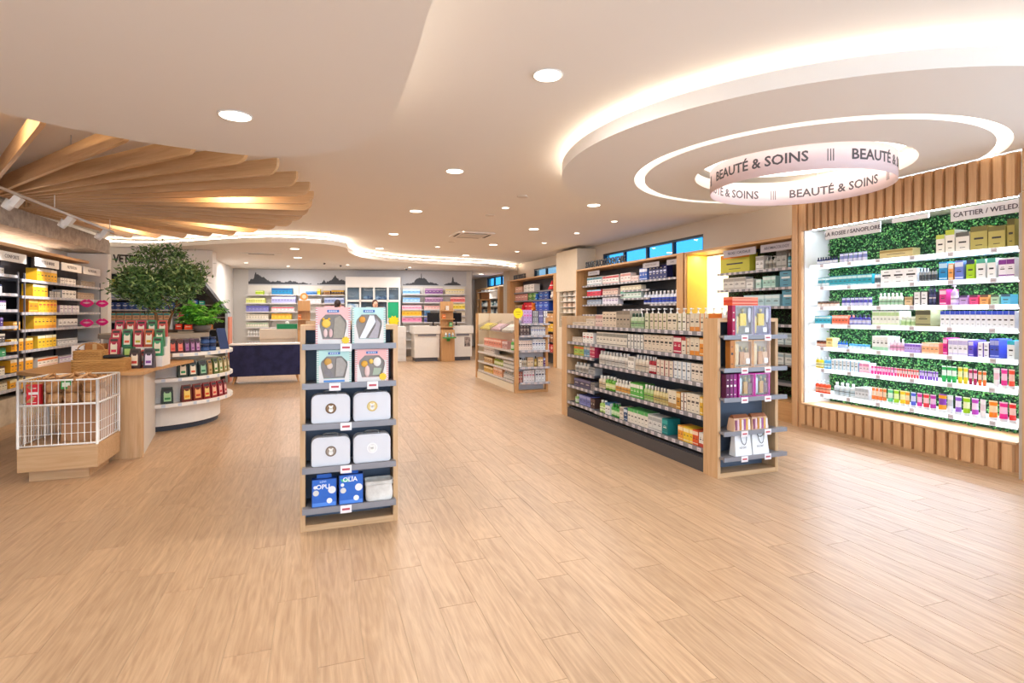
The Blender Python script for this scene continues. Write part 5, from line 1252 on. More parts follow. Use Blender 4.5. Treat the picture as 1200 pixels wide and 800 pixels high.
for i in range(7):
    t=thing('chew_stick','long brown chew stick lying %s across the heap in the bin'%ORD[i],'pet treat',(-2.42+i*.06,6.35+rk.uniform(-.05,.1),.925),rk.uniform(-.6,.6),'chew sticks lying across the wire bin')
    m=MB(); m.tube([(-.0,-.17,0),(.01,-.06,.012),(-.005,.06,.016),(0,.19,.03)],[.012,.016,.015,.01],KR[i%3],7); m.build('stick',t)
product('carton',.1,.06,.19,'d0202e','f2ece8','-','title',(-2.445,6.195,.7005),.05,'red boxed treat standing in the left front corner of wire bin',cat='box')
t=thing('green_pack','small green plastic pack poking out of the kraft heap','packet',(-2.2,6.18,.84)); MB().box(-.04,.04,-.012,.012,0,.09,col('3f9a48',.35)).box(-.03,.03,-.0135,-.0121,.02,.06,col('e4ecd8',.5)).build('pack_body',t)
# ================================================================ pet island
il=thing('pet_island','curved white island with oak end post and pet food shelves, left','counter')
ix,iy=-2.15,8.97
MB().box(-2.06,-1.76,6.82,6.87,0,.885,oak('z')).build('end_post',il,bevel=.002)
MB().add([(-1.772,6.871,0),(-1.80,6.871,0),(-1.98,8.1,0),(-1.95,8.1,0),(-1.772,6.871,.884),(-1.80,6.871,.884),(-1.98,8.1,.884),(-1.95,8.1,.884)],[(0,1,2,3),(4,7,6,5),(0,4,5,1),(1,5,6,2),(2,6,7,3),(3,7,4,0)],col('dcd4ca',.5)).build('side_panel',il)
MB().prism([(-2.62,6.80),(-1.73,6.76),(-1.74,7.2),(-1.55,8.28),(-2.0,8.4),(-3.0,8.4),(-3.0,7.2)],.887,.925,oakd('x')).build('worktop',il,bevel=.002)
def arcpoly(r,a0,a1,n=24): return [(ix+r*math.cos(R_(a0+(a1-a0)*k/n)),iy+r*math.sin(R_(a0+(a1-a0)*k/n))) for k in range(n+1)]
MB().prism(arcpoly(.80,-80,250,48),.07,.886,col('efebe4',.45),False).build('curved_body',il)
MB().prism(arcpoly(.77,-80,250,48),0,.068,col('3a4250',.5),False).build('kick_plate',il)
for zz in (.375,.70,1.02):
    a0=-100 if zz<1 else -66
    pr=arcpoly(.965,a0,30,30)+arcpoly(.62 if zz>1 else .801,30,a0,30)
    s_=MB().prism(pr,zz-.045,zz,col('f4f1ec',.4),False).build('shelf',il,bevel=.0015)
    t_=MB()
    for q in range(11):
        a=R_(a0+6+q*11); c_,n_=math.cos(a),math.sin(a); u=Vector((-n_,c_))*.022
        P1=Vector((ix+.9668*c_,iy+.9668*n_)); t_.add([(P1.x-u.x,P1.y-u.y,zz-.04),(P1.x+u.x,P1.y+u.y,zz-.04),(P1.x+u.x,P1.y+u.y,zz-.004),(P1.x-u.x,P1.y-u.y,zz-.004)],[(0,1,2,3)],col('c9d4e2',.5))
    t_.build('price_tag',s_,kind='stuff')
MB().prism(arcpoly(.60,-70,250,40),.887,1.20,col('e6e0d8',.5)).build('upper_drum',il)
MB().prism(arcpoly(.66,-75,250,40),1.201,1.26,col('9a8d80',.6)).build('planter_rim',il)
# pouches of pet food
def pouch(x,y,z,rz,w,h,c1,c2,c3,lb,grp=None,ears=True,d=.07):
    t=thing('pet_food_pouch',lb,'pouch',(x,y,z),rz,grp); k=('pouch',w,h,c1,c2,c3,d)
    if k not in _pm:
        m=MB(); B=col(c1,.4,var=.04); 
        for zz,dd,ww in ((0,d/2,w/2),(h*.15,d/2,w/2),(h*.75,d*.36,w*.49),(h*.97,.006,w*.47),(h,.004,w*.47)): m.v+=[(-ww,-dd,zz),(ww,-dd,zz),(ww,dd,zz),(-ww,dd,zz)]
        for j in range(4):
            for q in range(4): m.f.append([4*j+q,4*j+(q+1)%4,4*j+4+(q+1)%4,4*j+4+q]); m.fm.append(m.mi(B)); m.sm.append(False)
        m.f+=[[0,3,2,1],[16,17,18,19]]; m.fm+=[0,0]; m.sm+=[False,False]
        def yy(zz): 
            f=zz/h
            return -(d/2 if f<.15 else d/2+(d*.36-d/2)*(f-.15)/.6 if f<.75 else d*.36+(.006-d*.36)*(f-.75)/.22)-.0012
        l_=MB(); pts=[(-.32,.12),(.32,.12),(.32,.62),(.26,.74),(.14,.64),(-.14,.64),(-.26,.74),(-.32,.62)]
        l_.add([(a*w,yy(b_*h),b_*h) for a,b_ in [(-.32,.15),(.32,.15),(.32,.62),(.26,.74),(.14,.64),(-.14,.64),(-.26,.74),(-.32,.62)]],[tuple(range(8))],col(c2,.5))
        s_=MB().add([(a*w,yy(b_*h)-.001,b_*h) for a,b_ in [(-.24,.25),(.24,.25),(.24,.38),(-.24,.38)]],[(0,1,2,3)],col(c3,.5))
        h_=MB().add([(a*w,yy(b_*h)-.001,b_*h) for a,b_ in [(-.36,.80),(.36,.80),(.34,.92),(-.34,.92)]],[(0,1,2,3)],col('2c2a2e',.5))
        _pm[k]=[('pouch_body',m.mesh('pouch_body')),('label_panel',l_.mesh('label_panel')),('flavour_strip',s_.mesh('strip')),('top_band',h_.mesh('top_band'))]
    for nm,me in _pm[k]: link(nm,me,t)
CR_='efe4cc'
T_=lambda x,y:(x,y)
# tiered white risers on the worktop
rz_=math.atan2(.15,1)
for i,(z,y) in enumerate(((.9255,7.22),(1.0,7.34),(1.12,7.46))):
    pass
ri=thing('display_riser','white stepped riser for pet food pouches on island worktop','stand',(-1.95,7.30,.926))
MB().box(-.30,.26,0,.12,0,.12,WHITE()).build('low_step',ri); MB().box(-.30,.26,.122,.24,0,.22,WHITE()).build('middle_step',ri); MB().box(-.30,.26,.242,.36,0,.33,WHITE()).build('high_step',ri)
cols3=[('a8304a','c83a5a'),('b8403a','e06a3a'),('b02848','e0a020'),('2f7a50','3a9a60'),('c04a40','e06a50')]
cols2=[('b83848','d84a6a'),('2f7a56','e0603a'),('b03a44','c0b030'),('b8502a','e8b020'),('3a7a4a','f0a050')]
for i in range(5):
    x=-1.95-.235+i*.108
    pouch(x,7.30+.30,.926+.331,0,.096,.20,cols3[i][0],CR_,cols3[i][1],'%s pet pouch from left on the high riser step'%ORD[i])
    pouch(x,7.30+.18,.926+.221,0,.096,.21,cols2[i][0],CR_,cols2[i][1],'%s pet pouch from left on the middle riser step'%ORD[i])
for x,c1,c3,nm in ((-2.17,'b02a44','e03a5a','crimson'),(-1.745,'2a8a5a','1f7a48','emerald')):
    pouch(x,7.36,.926+.121,0,.1,.22,c1,CR_,c3,'%s pet pouch on the low riser step'%nm)
t=thing('green_tin','small square green box on the low riser step','box',(-2.03,7.36,1.0475)); MB().box(-.05,.05,-.04,.04,0,.11,col('2f5f3a',.4)).box(-.035,.035,-.0412,-.0402,.02,.09,col('b8d878',.4)).build('tin_body',t)
pouch(-1.92,7.18,.926,-.1,.105,.22,'4a3a3a',CR_,'d85048','dark pouch with coral front standing on worktop before riser'); pouch(-1.785,7.18,.926,-.1,.105,.22,'4a4450','e8dcf0','8a50a0','dark pouch with violet front standing on worktop before riser'); pouch(-1.853,7.25,.926,-.1,.06,.2,'d85a50',CR_,'e88a70','narrow coral pouch between the two dark pouches on worktop',d=.05)
# pouches round the curved shelves
def arc_items(z,lst,r=.90):
    for a,w,h,c1,c2,c3,lb in lst:
        x=ix+r*math.cos(R_(a)); y=iy+r*math.sin(R_(a)); pouch(x,y,z+.001,R_(a)+PI/2,w,h,c1,c2,c3,lb)
arc_items(.70,[(-58,.11,.22,'3a4a44',CR_,'3a9a60','first dark green pouch on the middle curved shelf'),(-50.3,.11,.21,'3a4a48',CR_,'d8603a','second green pouch with coral strip on the middle curved shelf'),(-41.5,.12,.2,'34403e','9ac8a8','2f7a56','third dark pouch with mint label on the middle curved shelf'),
 (-34.5,.07,.2,'a8845a','c8a878','8a6a40','brown pouch on the middle curved shelf'),(-28,.09,.22,'5a6a3a',CR_,'4a8a3a','first beige olive pouch on the middle curved shelf'),(-21,.09,.22,'8a8a50','e8e4c8','5a9a4a','second beige olive pouch on the middle curved shelf'),(-13,.10,.22,'9a8a58','e8dcb8','6a9a5a','third beige olive pouch on the middle curved shelf'),(-4,.10,.22,'a08a5a','e8dcb8','5a8a4a','last beige olive pouch on the middle curved shelf')])
arc_items(.375,[(-69,.13,.21,'37433f','a8d4a0','3a8a4a','lone dark green pouch at left of the lowest curved shelf'),(-55,.12,.22,'6a2a24','f0d070','e8a020','red and yellow pouch, first of lowest curved shelf row'),(-46.2,.12,.22,'7a2a24','f0b070','c83a2a','red and orange pouch, second of lowest curved shelf row'),(-37.8,.11,.22,'8a2428','f0d080','d84a2a','crimson pouch, third of lowest curved shelf row'),(-29.8,.11,.22,'92242c','f0c0a0','d83a3a','crimson pouch, fourth of lowest curved shelf row'),(-21.5,.11,.22,'8a1e2c','f0b8b0','d02a3a','crimson pouch, fifth of lowest curved shelf row'),(-13,.10,.22,'7c1a28','f0c0b8','c82a3a','crimson pouch, sixth of lowest curved shelf row')])
arc_items(1.02,[(-65,.08,.18,'4a2f34','e07060','d84a40','first coral pouch on the upper curved shelf'),(-59.5,.08,.18,'5a3438','e88070','e05a4a','second coral pouch on the upper curved shelf'),(-54.3,.065,.18,'4a3448','a070a0','8a4a90','first purple pouch on the upper curved shelf'),(-49.8,.065,.18,'5a3a54','b080a8','8a4a90','second purple pouch on the upper curved shelf'),(-45.3,.065,.18,'4e344c','c098c0','8a4a90','third purple pouch on the upper curved shelf')],.88)
for i,(a,z) in enumerate(((-36,1.021),(-27.5,1.021),(-36,1.121),(-27.5,1.121))):
    x=ix+.86*math.cos(R_(a)); y=iy+.86*math.sin(R_(a))
    product('jar',.11,.11,.095,'28406e','3a5a90','1c2c50','band',(x,y,z),0,'navy blue tin, %s on the upper curved shelf'%('lower left','lower right','upper left','upper right')[i],cat='tin')
t=thing('display_board','navy blue leaning display board at right of the upper curved shelf','sign',(-1.26,8.83,1.022),.5); m=MB().add([(-.06,0,0),(.06,0,0),(.02,.05,.3),(-.1,.05,.3),(-.06,.02,0),(.06,.02,0),(.02,.07,.3),(-.1,.07,.3)],[(0,1,2,3),(4,7,6,5),(0,4,5,1),(1,5,6,2),(2,6,7,3),(3,7,4,0)],col('263a6a',.4)); m.build('board',t)
# wicker hamper, open basket with handle, black cushion
def wicker(t,w,d,h,nm='weave'):
    m=MB(); WK=wood('wicker_gold','d2a05c','9a6a34','x',.7,1.5)
    nrow=max(3,int(h/.014)); 
    for r_ in range(nrow):
        z=(r_+.5)*h/nrow; off=(r_%2)*.012
        pts=[]
        per=[(-w/2,-d/2),(w/2,-d/2),(w/2,d/2),(-w/2,d/2)]
        for s in range(4):
            (ax,ay),(bx,by)=per[s],per[(s+1)%4]; n=14
            for q in range(n):
                u=q/n; j=.003*(1 if (q+r_)%2 else -1); nx,ny=(by-ay),-(bx-ax); L_=math.hypot(nx,ny)
                pts.append((ax+(bx-ax)*u+nx/L_*j,ay+(by-ay)*u+ny/L_*j,z))
        m.tube(pts,h/nrow*.62,WK,5,True)
    m.box(-w/2+.004,w/2-.004,-d/2+.004,d/2-.004,0,.01,WK)
    return m.build(nm,t,kind=None)
t=thing('wicker_hamper','flat golden wicker hamper on the oak worktop','basket',(-2.17,6.98,.926),.05); wicker(t,.46,.24,.12); MB().box(-.235,.235,-.125,.125,.12,.13,wood('wicker_gold','d2a05c','9a6a34','x',.7,1.5)).build('lid',t)
t=thing('wicker_tray','small wicker carrier standing on the golden hamper','basket',(-2.27,6.98,1.057),0); wicker(t,.24,.2,.09)
MB().tube([(.12*math.cos(PI*k/10),0,.09+.08*math.sin(PI*k/10)) for k in range(11)],.006,wood('wicker_gold','d2a05c','9a6a34','x',.7,1.5),6).build('handle',t)
t=thing('black_cushion','black oval cushion lying on the golden hamper','cushion',(-2.06,6.96,1.0575),.2); MB().ball((0,0,.022),.1,col('2a2a2e',.8),14,1.1,.7,.22).build('cushion_body',t)
t=thing('kraft_carton','brown kraft carton behind the wicker carrier','box',(-2.36,7.42,.926)); MB().box(-.09,.09,-.06,.06,0,.27,col('a9713c',.7)).build('carton_body',t); MB().box(-.02,.02,-.061,.061,.2,.271,col('c8a878',.5)).build('tape',t)
for i in range(2):
    product('carton',.12,.1,.25,'efe8e4','e02a6a','-','title',(-2.53+i*.001,7.45+i*.16,.926),0,'white carton with pink print, %s behind the kraft carton'%('nearer','farther')[i])
# ================================================================ olive tree
tr=thing('olive_tree','leafy artificial olive tree growing from the centre of pet island','tree',(ix+.03,iy+.15,1.2))
MB().prism([(.2*math.cos(2*PI*k/20),.2*math.sin(2*PI*k/20)) for k in range(20)],.062,.10,col('4a3a2c',.95)).build('soil',tr)
BK=noisy('bark','6e4a2e','9c7248',14,7,.9,.5,(1,1,.25)); rt=random.Random(21)
m=MB(); tips=[]
def branch(p,d,r,L_,lev):
    pts=[p]; rr=[r]; q=Vector(p); dd=Vector(d).normalized()
    for i in range(4):
        dd=(dd+Vector((rt.uniform(-.16,.16),rt.uniform(-.16,.16),rt.uniform(-.06,.1)))).normalized(); q=q+dd*L_/4; pts.append(tuple(q)); rr.append(r*(1-.13*(i+1)))
        if lev>=1: tips.append((Vector(q),lev))
    m.tube(pts,rr,BK,8 if lev<2 else 5)
    if lev<3:
        for i in range(3 if lev==0 else 4):
            a=rt.uniform(0,2*PI); sp=.75+.12*lev
            nd=(dd*.9+Vector((math.cos(a)*sp,math.sin(a)*sp,rt.uniform(-.1,.5)))).normalized()
            branch(pts[-1 - (i%3 if lev else i%2)],nd,rr[-1]*.72,L_*(.80 if lev<2 else .62),lev+1)
branch((-.02,0,.05),(-.12,0,1),.034,.36,0); branch((.05,.03,.05),(.30,.05,1),.024,.40,0)
m.build('trunk_and_branches',tr)
def leaves_mb(cent,n,smin,smax,ratio,cols,seed,spread,name,droop=.0):
    r=random.Random(seed); mm=MB(); mt=leafy(name,cols,.4); mi=mm.mi(mt)
    for k in range(n):
        c_=r.choice(cent); p=c_+Vector((r.gauss(0,spread),r.gauss(0,spread),r.gauss(0,spread*.85)))
        d=Vector((r.uniform(-1,1),r.uniform(-1,1),r.uniform(-.4,1)-droop)).normalized(); s=d.cross(Vector((r.uniform(-1,1),r.uniform(-1,1),r.uniform(-1,1)))).normalized()
        L_=r.uniform(smin,smax); W_=L_*ratio; b_=d.cross(s)*.15*L_
        o=len(mm.v); mm.v+=[tuple(p),tuple(p+d*L_*.45+s*W_),tuple(p+d*L_+b_),tuple(p+d*L_*.45-s*W_)]
        mm.f.append([o,o+1,o+2,o+3]); mm.fm.append(mi); mm.sm.append(False)
    return mm
cent=[]; cc_=Vector((0,0,.78))
for p,l in tips:
    q=p
    e=((q.x/.62)**2+(q.y/.62)**2+((q.z-.82)/.56)**2)
    if e<1.05 and q.z>.35: cent.append(q)
rr_=random.Random(4)
for k in range(70):
    a=rr_.uniform(0,2*PI); u=rr_.uniform(-.55,1); s=math.sqrt(1-u*u)*rr_.uniform(.7,1)
    cent.append(Vector((.50*s*math.cos(a),.50*s*math.sin(a),.80+.46*u)))
leaves_mb(cent,14000,.05,.088,.17,['2a4420','3f6230','5a8040','7c9a56','a2b478'],9,.062,'olive_leaf').build('foliage',tr,kind='stuff')
fn=thing('potted_fern','bright green fern in a low planter behind the blue board','plant',(-1.60,9.1,1.2625))
MB().lathe([(.10,0),(.13,.1),(.12,.1)],col('6d625a',.6),16).build('planter',fn)
m=MB(); mt=leafy('fern_leaf',['3f8a26','62b436','8ed04e'],.4); mi=m.mi(mt); rf=random.Random(8)
for k in range(95):
    a=rf.uniform(0,2*PI); L_=rf.uniform(.22,.36); up=rf.uniform(.35,1.3); p=Vector((0,0,.09)); dh=Vector((math.cos(a),math.sin(a),0)); sd=Vector((-math.sin(a),math.cos(a),0)); prev=None
    for j in range(13):
        t_=j/12; c_=p+dh*L_*t_+Vector((0,0,L_*(up*t_*1.9-up*.9*t_*t_-.2*t_*t_)))
        wl=.055*math.sin(PI*min(1,t_*.9+.08))
        for sg in (-1,1):
            e_=c_+sd*sg*wl*1.3+dh*.02+Vector((0,0,wl*rf.uniform(-1.0,.5))); o=len(m.v); m.v+=[tuple(c_-dh*.014+Vector((0,0,.012))),tuple(c_+dh*.018-Vector((0,0,.012))),tuple(e_)]; m.f.append([o,o+1,o+2]); m.fm.append(mi); m.sm.append(False)
        if prev is not None:
            o=len(m.v); m.v+=[tuple(prev-sd*.0015),tuple(prev+sd*.0015),tuple(c_+sd*.0012),tuple(c_-sd*.0012)]; m.f.append([o,o+1,o+2,o+3]); m.fm.append(mi); m.sm.append(False)
        prev=c_
m.build('fronds',fn,kind='stuff')
# ================================================================ pet shelves behind the tree
vu=thing('pet_wall_shelving','dark wall shelving partly hidden behind the olive tree','shelf')
MB().box(-4.5,-2.75,15.05,15.12,.2,2.44,col('2f3a4a',.6)).build('back_panel',vu); MB().box(-4.54,-4.51,14.69,15.12,0,2.44,WHITE()).build('side_panel',vu); MB().box(-2.74,-2.71,14.69,15.12,0,2.44,WHITE()).build('side_panel',vu)
for k,z in ZS['vet'].items(): shelf(vu,'vet',.03,1.78,.35,z,col('3c4658',.5),LR,tags=.15)
for z in (1.05,.75,.45): shelf(vu,'vet',.03,1.78,.35,z,col('3c4658',.5),LR)
for sh,(n,h,nm,c1,c2) in enumerate(((9,.2,'yellow green carton','b8c25a','e8e4d8'),(13,.15,'blue and white carton','c8d4e4','3a5a9a'),(13,.16,'deep blue carton','34549a','dfe6f0'),(11,.2,'orange and teal striped carton','e0b08a','4aa0a8'))):
    for i in range(n):
        w=1.7/n; product('carton',w-.012,.14,h,c1,c2,'-','band' if sh%2 else 'title',fr('vet',.06+w*(i+.5),.10,ZS['vet'][str(sh)]),0,'%s %s on %s shelf behind the olive tree'%(ORD[i],nm,('top','second','third','fourth')[sh]),'%ss on the shelves behind the tree'%nm)
t=thing('letter_sign','black capitals on the white bulkhead behind the olive tree','sign',(-3.9,14.892,2.78))
me=stand(text_mesh('VETERINAIRE',.26,.012,col('2a2226',.5),.02)); xs=[v.co.x for v in me.vertices]
for v in me.vertices: v.co.x*=1.04/(max(xs)-min(xs))
link('lettering',me,t)
# dark gabled playhouse shelf
gh=thing('gabled_display','black gabled house shaped display behind the fern','shelf',(-2.43,13.75,0))
GD=col('23262c',.5); 
m=MB(); ap=(0,2.32); ev=.56; ez=1.53
m.prismy([(0,2.32),(ev,ez),(ev-.09,ez),(0,2.17)],-.25,.2,GD); m.prismy([(0,2.17),(-ev+.09,ez),(-ev,ez),(0,2.32)],-.25,.2,GD); m.build('roof_boards',gh)
MB().box(ev-.05,ev-.0,-.25,.2,0,ez-.001,col('b6c2cc',.5)).build('side_panel',gh); MB().box(-ev,-ev+.05,-.25,.2,0,ez-.001,col('b6c2cc',.5)).build('side_panel',gh)
MB().prismy([(-ev+.09,.02),(ev-.09,.02),(ev-.09,ez+.01),(0,2.15),(-ev+.09,ez+.01)],.18,.2,col('54504c',.7)).build('back_panel',gh)
MB().box(ev+.001,ev+.03,-.25,.2,0,1.45,col('d98a72',.6)).build('coral_edge',gh)
for z in (1.72,1.45,1.18,.9,.6,.3): 
    hw=min(ev-.055,(2.2-z)*.62) if z>1.5 else ev-.055; MB().box(-hw,hw,-.2,.178,z-.02,z,col('8a8680',.5)).build('shelf',gh)
for i,(x,z,c1,w,h) in enumerate([(-.1,1.72,'2a62b8',.12,.1),(.04,1.72,'3ab0a8',.1,.08),(-.35,1.45,'c83a5a',.08,.09),(-.22,1.45,'1fa0a8',.08,.1),(-.1,1.45,'f0c81e',.07,.1),(.02,1.45,'d85a2a',.06,.1),(.14,1.45,'c8b8e8',.09,.1),(.26,1.45,'e87a5a',.07,.1),(-.4,1.18,'d83a1e',.12,.12),(-.22,1.18,'e8502a',.14,.1),(0,1.18,'e8c83a',.1,.12),(.2,1.18,'d88a4a',.1,.1),(-.3,.9,'1f2f5a',.2,.18),(.1,.9,'24345e',.2,.16)]):
    product('carton',w,.1,h,c1,'f0e8d8','-','title',(-2.43+x,13.6,z),0,'small %s toy box, %s from left on the %s gabled display shelf'%({'2a62b8':'blue','3ab0a8':'teal','c83a5a':'crimson','1fa0a8':'turquoise','f0c81e':'yellow','d85a2a':'rust','c8b8e8':'lilac','e87a5a':'salmon','d83a1e':'red','e8502a':'orange','e8c83a':'mustard','d88a4a':'tan','1f2f5a':'navy','24345e':'dark blue'}[c1],ORD[i-(0,2,8,12)[(i>1)+(i>7)+(i>11)]],('top','second','third','fourth')[(i>1)+(i>7)+(i>11)]))
# ================================================================ navy low counter
nc=thing('navy_counter','low navy blue felt fronted counter on splayed wooden legs','counter',(-1.06,13.3,0),.035)
MB().box(-.72,.70,-.28,.28,.17,.84,noisy('navy_felt','1d2147','2d315c',5,6,.9,.15)).build('body',nc,bevel=.004); MB().box(-.73,.71,-.29,.29,.841,.865,col('e6e2de',.5)).build('top',nc)
for a,b_ in ((-.62,-.2),(.62,-.2),(-.62,.2),(.62,.2)):
    MB().tube([(a,b_,.17),(a*1.06,b_*1.1,.0)],[.03,.016],oakd('z'),10).build('leg',nc)
# ================================================================ back wall
bk=thing('back_wall_shelving','tall white shelving of medicine cartons across the back wall','shelf')
for a,b_,ss in ((.27,1.06,'L'),(1.06,1.95,'L'),(1.95,2.74,'L'),(2.74,3.53,'L'),(5.48,6.22,'R'),(6.22,6.93,'R'),(6.93,7.72,'R')):
    at(bk,MB().box(a+.005,b_-.005,.28,.34,.2,2.48,col('e6e0d8',.5)),'back_panel',(FRAME['back'][0],FRAME['back'][1],0),BR)
    for k,z in ZS['back'].items():
        if k[0]==ss: shelf(bk,'back',a+.01,b_-.01,.28,z,col('c2bcb8',.4),col('cfcac8',.35),tags=.2)
    if ss=='R':
        for z in (.9,.6,.3): shelf(bk,'back',a+.01,b_-.01,.28,z,col('c2bcb8',.4),col('cfcac8',.35))
# skyline print
def sky(pts,u0,u1,z0,zh,nm):
    rs_=random.Random(nm); q=[]
    for (a,b_),(c_,d_) in zip(pts,pts[1:]):
        for k_ in range(5):
            t_=k_/5; q.append((a+(c_-a)*t_,max(.03,b_+(d_-b_)*t_+(rs_.uniform(-.09,.09) if k_ else 0))))
    q.append(pts[-1]); p=[(u0,z0)]+[(u0+(u1-u0)*a,z0+zh*b_) for a,b_ in q]+[(u1,z0)]
    o=MB().prismy(p,-.006,-.001,col('4a4c52',.7,var=.15,scale=12)).build('skyline_print',wall_back); return o
MB().box(.27,7.75,-.0009,-.0001,2.5,3.04,col('c6c6ca',.7)).build('mural_sheet',wall_back)
sky([(0,.25),(.05,.5),(.08,.42),(.10,.95),(.115,1.15),(.13,.9),(.17,.85),(.2,.7),(.25,.62),(.3,.35),(.36,.22),(.45,.3),(.52,.18),(.6,.24),(.68,.3),(.76,.2),(.85,.16),(.93,.12),(1,.05)],.27,2.35,2.53,.36,'a')
sky([(0,.08),(.15,.1),(.25,.5),(.3,.2),(.4,.35),(.5,.45),(.6,.8),(.65,1.0),(.7,.7),(.8,.45),(.9,.5),(1,.4)],2.55,3.5,2.53,.33,'b')
sky([(0,.1),(.1,.15),(.2,.22),(.3,.3),(.33,.55),(.4,.8),(.5,.85),(.505,1.35),(.52,1.35),(.525,.85),(.62,.8),(.68,.55),(.72,.35),(.85,.25),(.95,.18),(1,.05)],5.5,6.75,2.53,.30,'c')
sky([(0,.1),(.2,.2),(.4,.3),(.45,.35),(.5,.95),(.55,1.0),(.6,.4),(.8,.3),(1,.1)],6.95,7.55,2.53,.30,'d')
# white framed robot window unit
rw=thing('dispensing_window','tall white unit with glazed panes and posters in centre of back wall','cabinet',(BA.x+BD.x*4.5-BN.x*.42,BA.y+BD.y*4.5-BN.y*.42,0),BR)
wd=.93; MB().box(-wd,wd,0,.38,2.42,2.78,WHITE()).build('header_panel',rw)
for x in (-wd,-.47,.0,.47,wd-.06): MB().box(x,x+.06,0,.06,.9,2.42,WHITE()).build('mullion',rw)
MB().box(-wd,wd,0,.38,0,.9,WHITE()).build('base_cabinet',rw); MB().box(-wd+.06,wd-.06,0,.3,1.92,1.99,WHITE()).build('middle_shelf',rw); MB().box(-wd,wd,.33,.37,.9,2.42,col('8c9aa8',.5)).build('back_panel',rw)
for k in range(4): 
    x=(-wd,-.47,0,.47)[k]; MB().box(x+.061,(x+.47 if k<3 else wd-.06)-.002,.02,.026,2.0,2.41,clearm('glass_clear',(.9,.95,.98),.3)).build('pane',rw); MB().box(x+.061,(x+.47 if k<3 else wd-.06)-.002,.021,.027,.91,1.91,clearm('glass_clear',(.9,.95,.98),.3)).build('pane',rw)
MB().box(-wd+.07,-.5,-.004,.0,1.1,1.85,noisy('poster_blue','7aa0c8','d8e0dc',5,3,.5,0)).build('poster',rw)
MB().box(.5,wd-.07,-.006,.0,1.35,1.9,col('1fa873',.5)).build('green_poster',rw)
m=MB(); sunburst(m,.70,1.25,.2,-.006,'f4dc1c'); m.build('yellow_burst',rw)
for k in range(3):
    MB().ball((-.2+k*.3,.2,2.06),.14,noisy('blue_model','3a5a8a','a8bcd0',6,4,.5,.1),10,1.2,.5,.55).build('display_model',rw)
for k,(x,c1) in enumerate(((-.25,'e8e4e0'),(.0,'d87a5a'),(.2,'e8a88a'))): MB().box(x,x+.16,.1,.2,1.45,1.75,col(c1,.5)).build('leaflet',rw)
# counters
def counter(x0,x1,y,lb,rail=(0,1)):
    t=thing('service_counter',lb,'counter',((x0+x1)/2,y,0)); w=(x1-x0)/2; Q=col('e4dfd8',.45)
    MB().box(-w,w,0,.7,.12,.86,Q).build('front_body',t); MB().box(-w-.04,w+.04,-.05,.72,.87,1.12,Q).build('upper_box',t,bevel=.004); MB().box(-w+.1,w-.1,-.03,-.001,.80,.86,col('7c7a80',.4)).build('bag_rail',t); MB().box(-w+.04,w-.04,.05,.65,0,.12,col('55565e',.5)).build('kick_plate',t); return t
counter(.6,2.12,17.2,'white service counter behind the front display')
counter(2.88,3.66,17.2,'white service counter left of the oak kiosk')
ct3=counter(4.12,4.74,17.2,'white service counter with small poster right of the oak kiosk')
MB().box(.06,.26,-.004,-.0005,.45,.75,noisy('poster_dark','3a3238','b8a8a0',9,4,.5,0)).build('poster',ct3)
dr=thing('drawer_cabinet','white drawer cabinet between the service counters','cabinet',(2.42,17.5,0)); MB().box(-.22,.24,.02,.6,0,1.1,WHITE()).build('cabinet_body',dr)
for k in range(6): MB().box(-.2,.22,-.0,.018,.06+k*.17,.06+k*.17+.15,col('ebe7e2',.4)).build('drawer',dr)
for nm,x,lb in (('a',3.9,'oak kiosk tower with shelves between white service counters'),('b',-.37,'oak kiosk tower beyond the navy counter')):
    t=thing('kiosk_tower',lb,'kiosk',(x,16.95,0)); w=.205 if nm=='a' else .17
    MB().box(-w,w,0,.3,0,1.0 if nm=='a' else 1.05,oakd('z')).build('lower_body',t); MB().box(-w,w,.2,.3,1.0 if nm=='a' else 1.05,1.9,oakd('z')).build('upper_back',t)
    for z in (1.1,1.35,1.62): MB().box(-w,w,-.0,.199,z-.025,z,oakd('x')).build('shelf',t)
    for k in range(3 if nm=='a' else 1):
        product('carton',.09,.1,.14,('e07a3a','e8e0d8','5aa86a')[k],'e8d8b8','-','title',(x-.12+k*.11,17.06,(1.35,1.62,1.1)[k]),0,'%s carton on the kiosk tower %s'%(('orange','white','green')[k],'between counters' if nm=='a' else 'beyond navy counter'))
t=thing('hand_sanitiser_tray','green rimmed tray with small items on the oak kiosk front','tray',(3.9,16.8,.74)); MB().prism([(.2*math.cos(2*PI*k/20)*1.1,.14*math.sin(2*PI*k/20)) for k in range(20)],0,.035,col('4a9a4a',.5)).build('tray',t); 
MB().box(-.05,.05,.12,.152,-.1,.0,col('4a9a4a',.5)).build('bracket',t)
for i in range(3): product('bottle',.07,.07,.14,('d8dce4','6a9ad0','e8e4e0')[i],'a8b0b8','f0f0f0','band',(3.79+i*.11,16.8,.776),0,'%s small bottle on the green rimmed tray'%('left','middle','right')[i])
t=thing('smiley_sign','small round orange face sign on the kiosk beyond navy counter','sign',(-.37,17.2,1.905)); MB().prismy([(.11*math.cos(2*PI*k/20),.11+.11*math.sin(2*PI*k/20)) for k in range(20)],-.01,.01,col('d89a4a',.5)).build('disc',t); MB().prismy([(.06*math.cos(2*PI*k/20),.11+.06*math.sin(2*PI*k/20)) for k in range(20)],-.014,-.0105,col('f0d8b8',.5)).build('face',t)
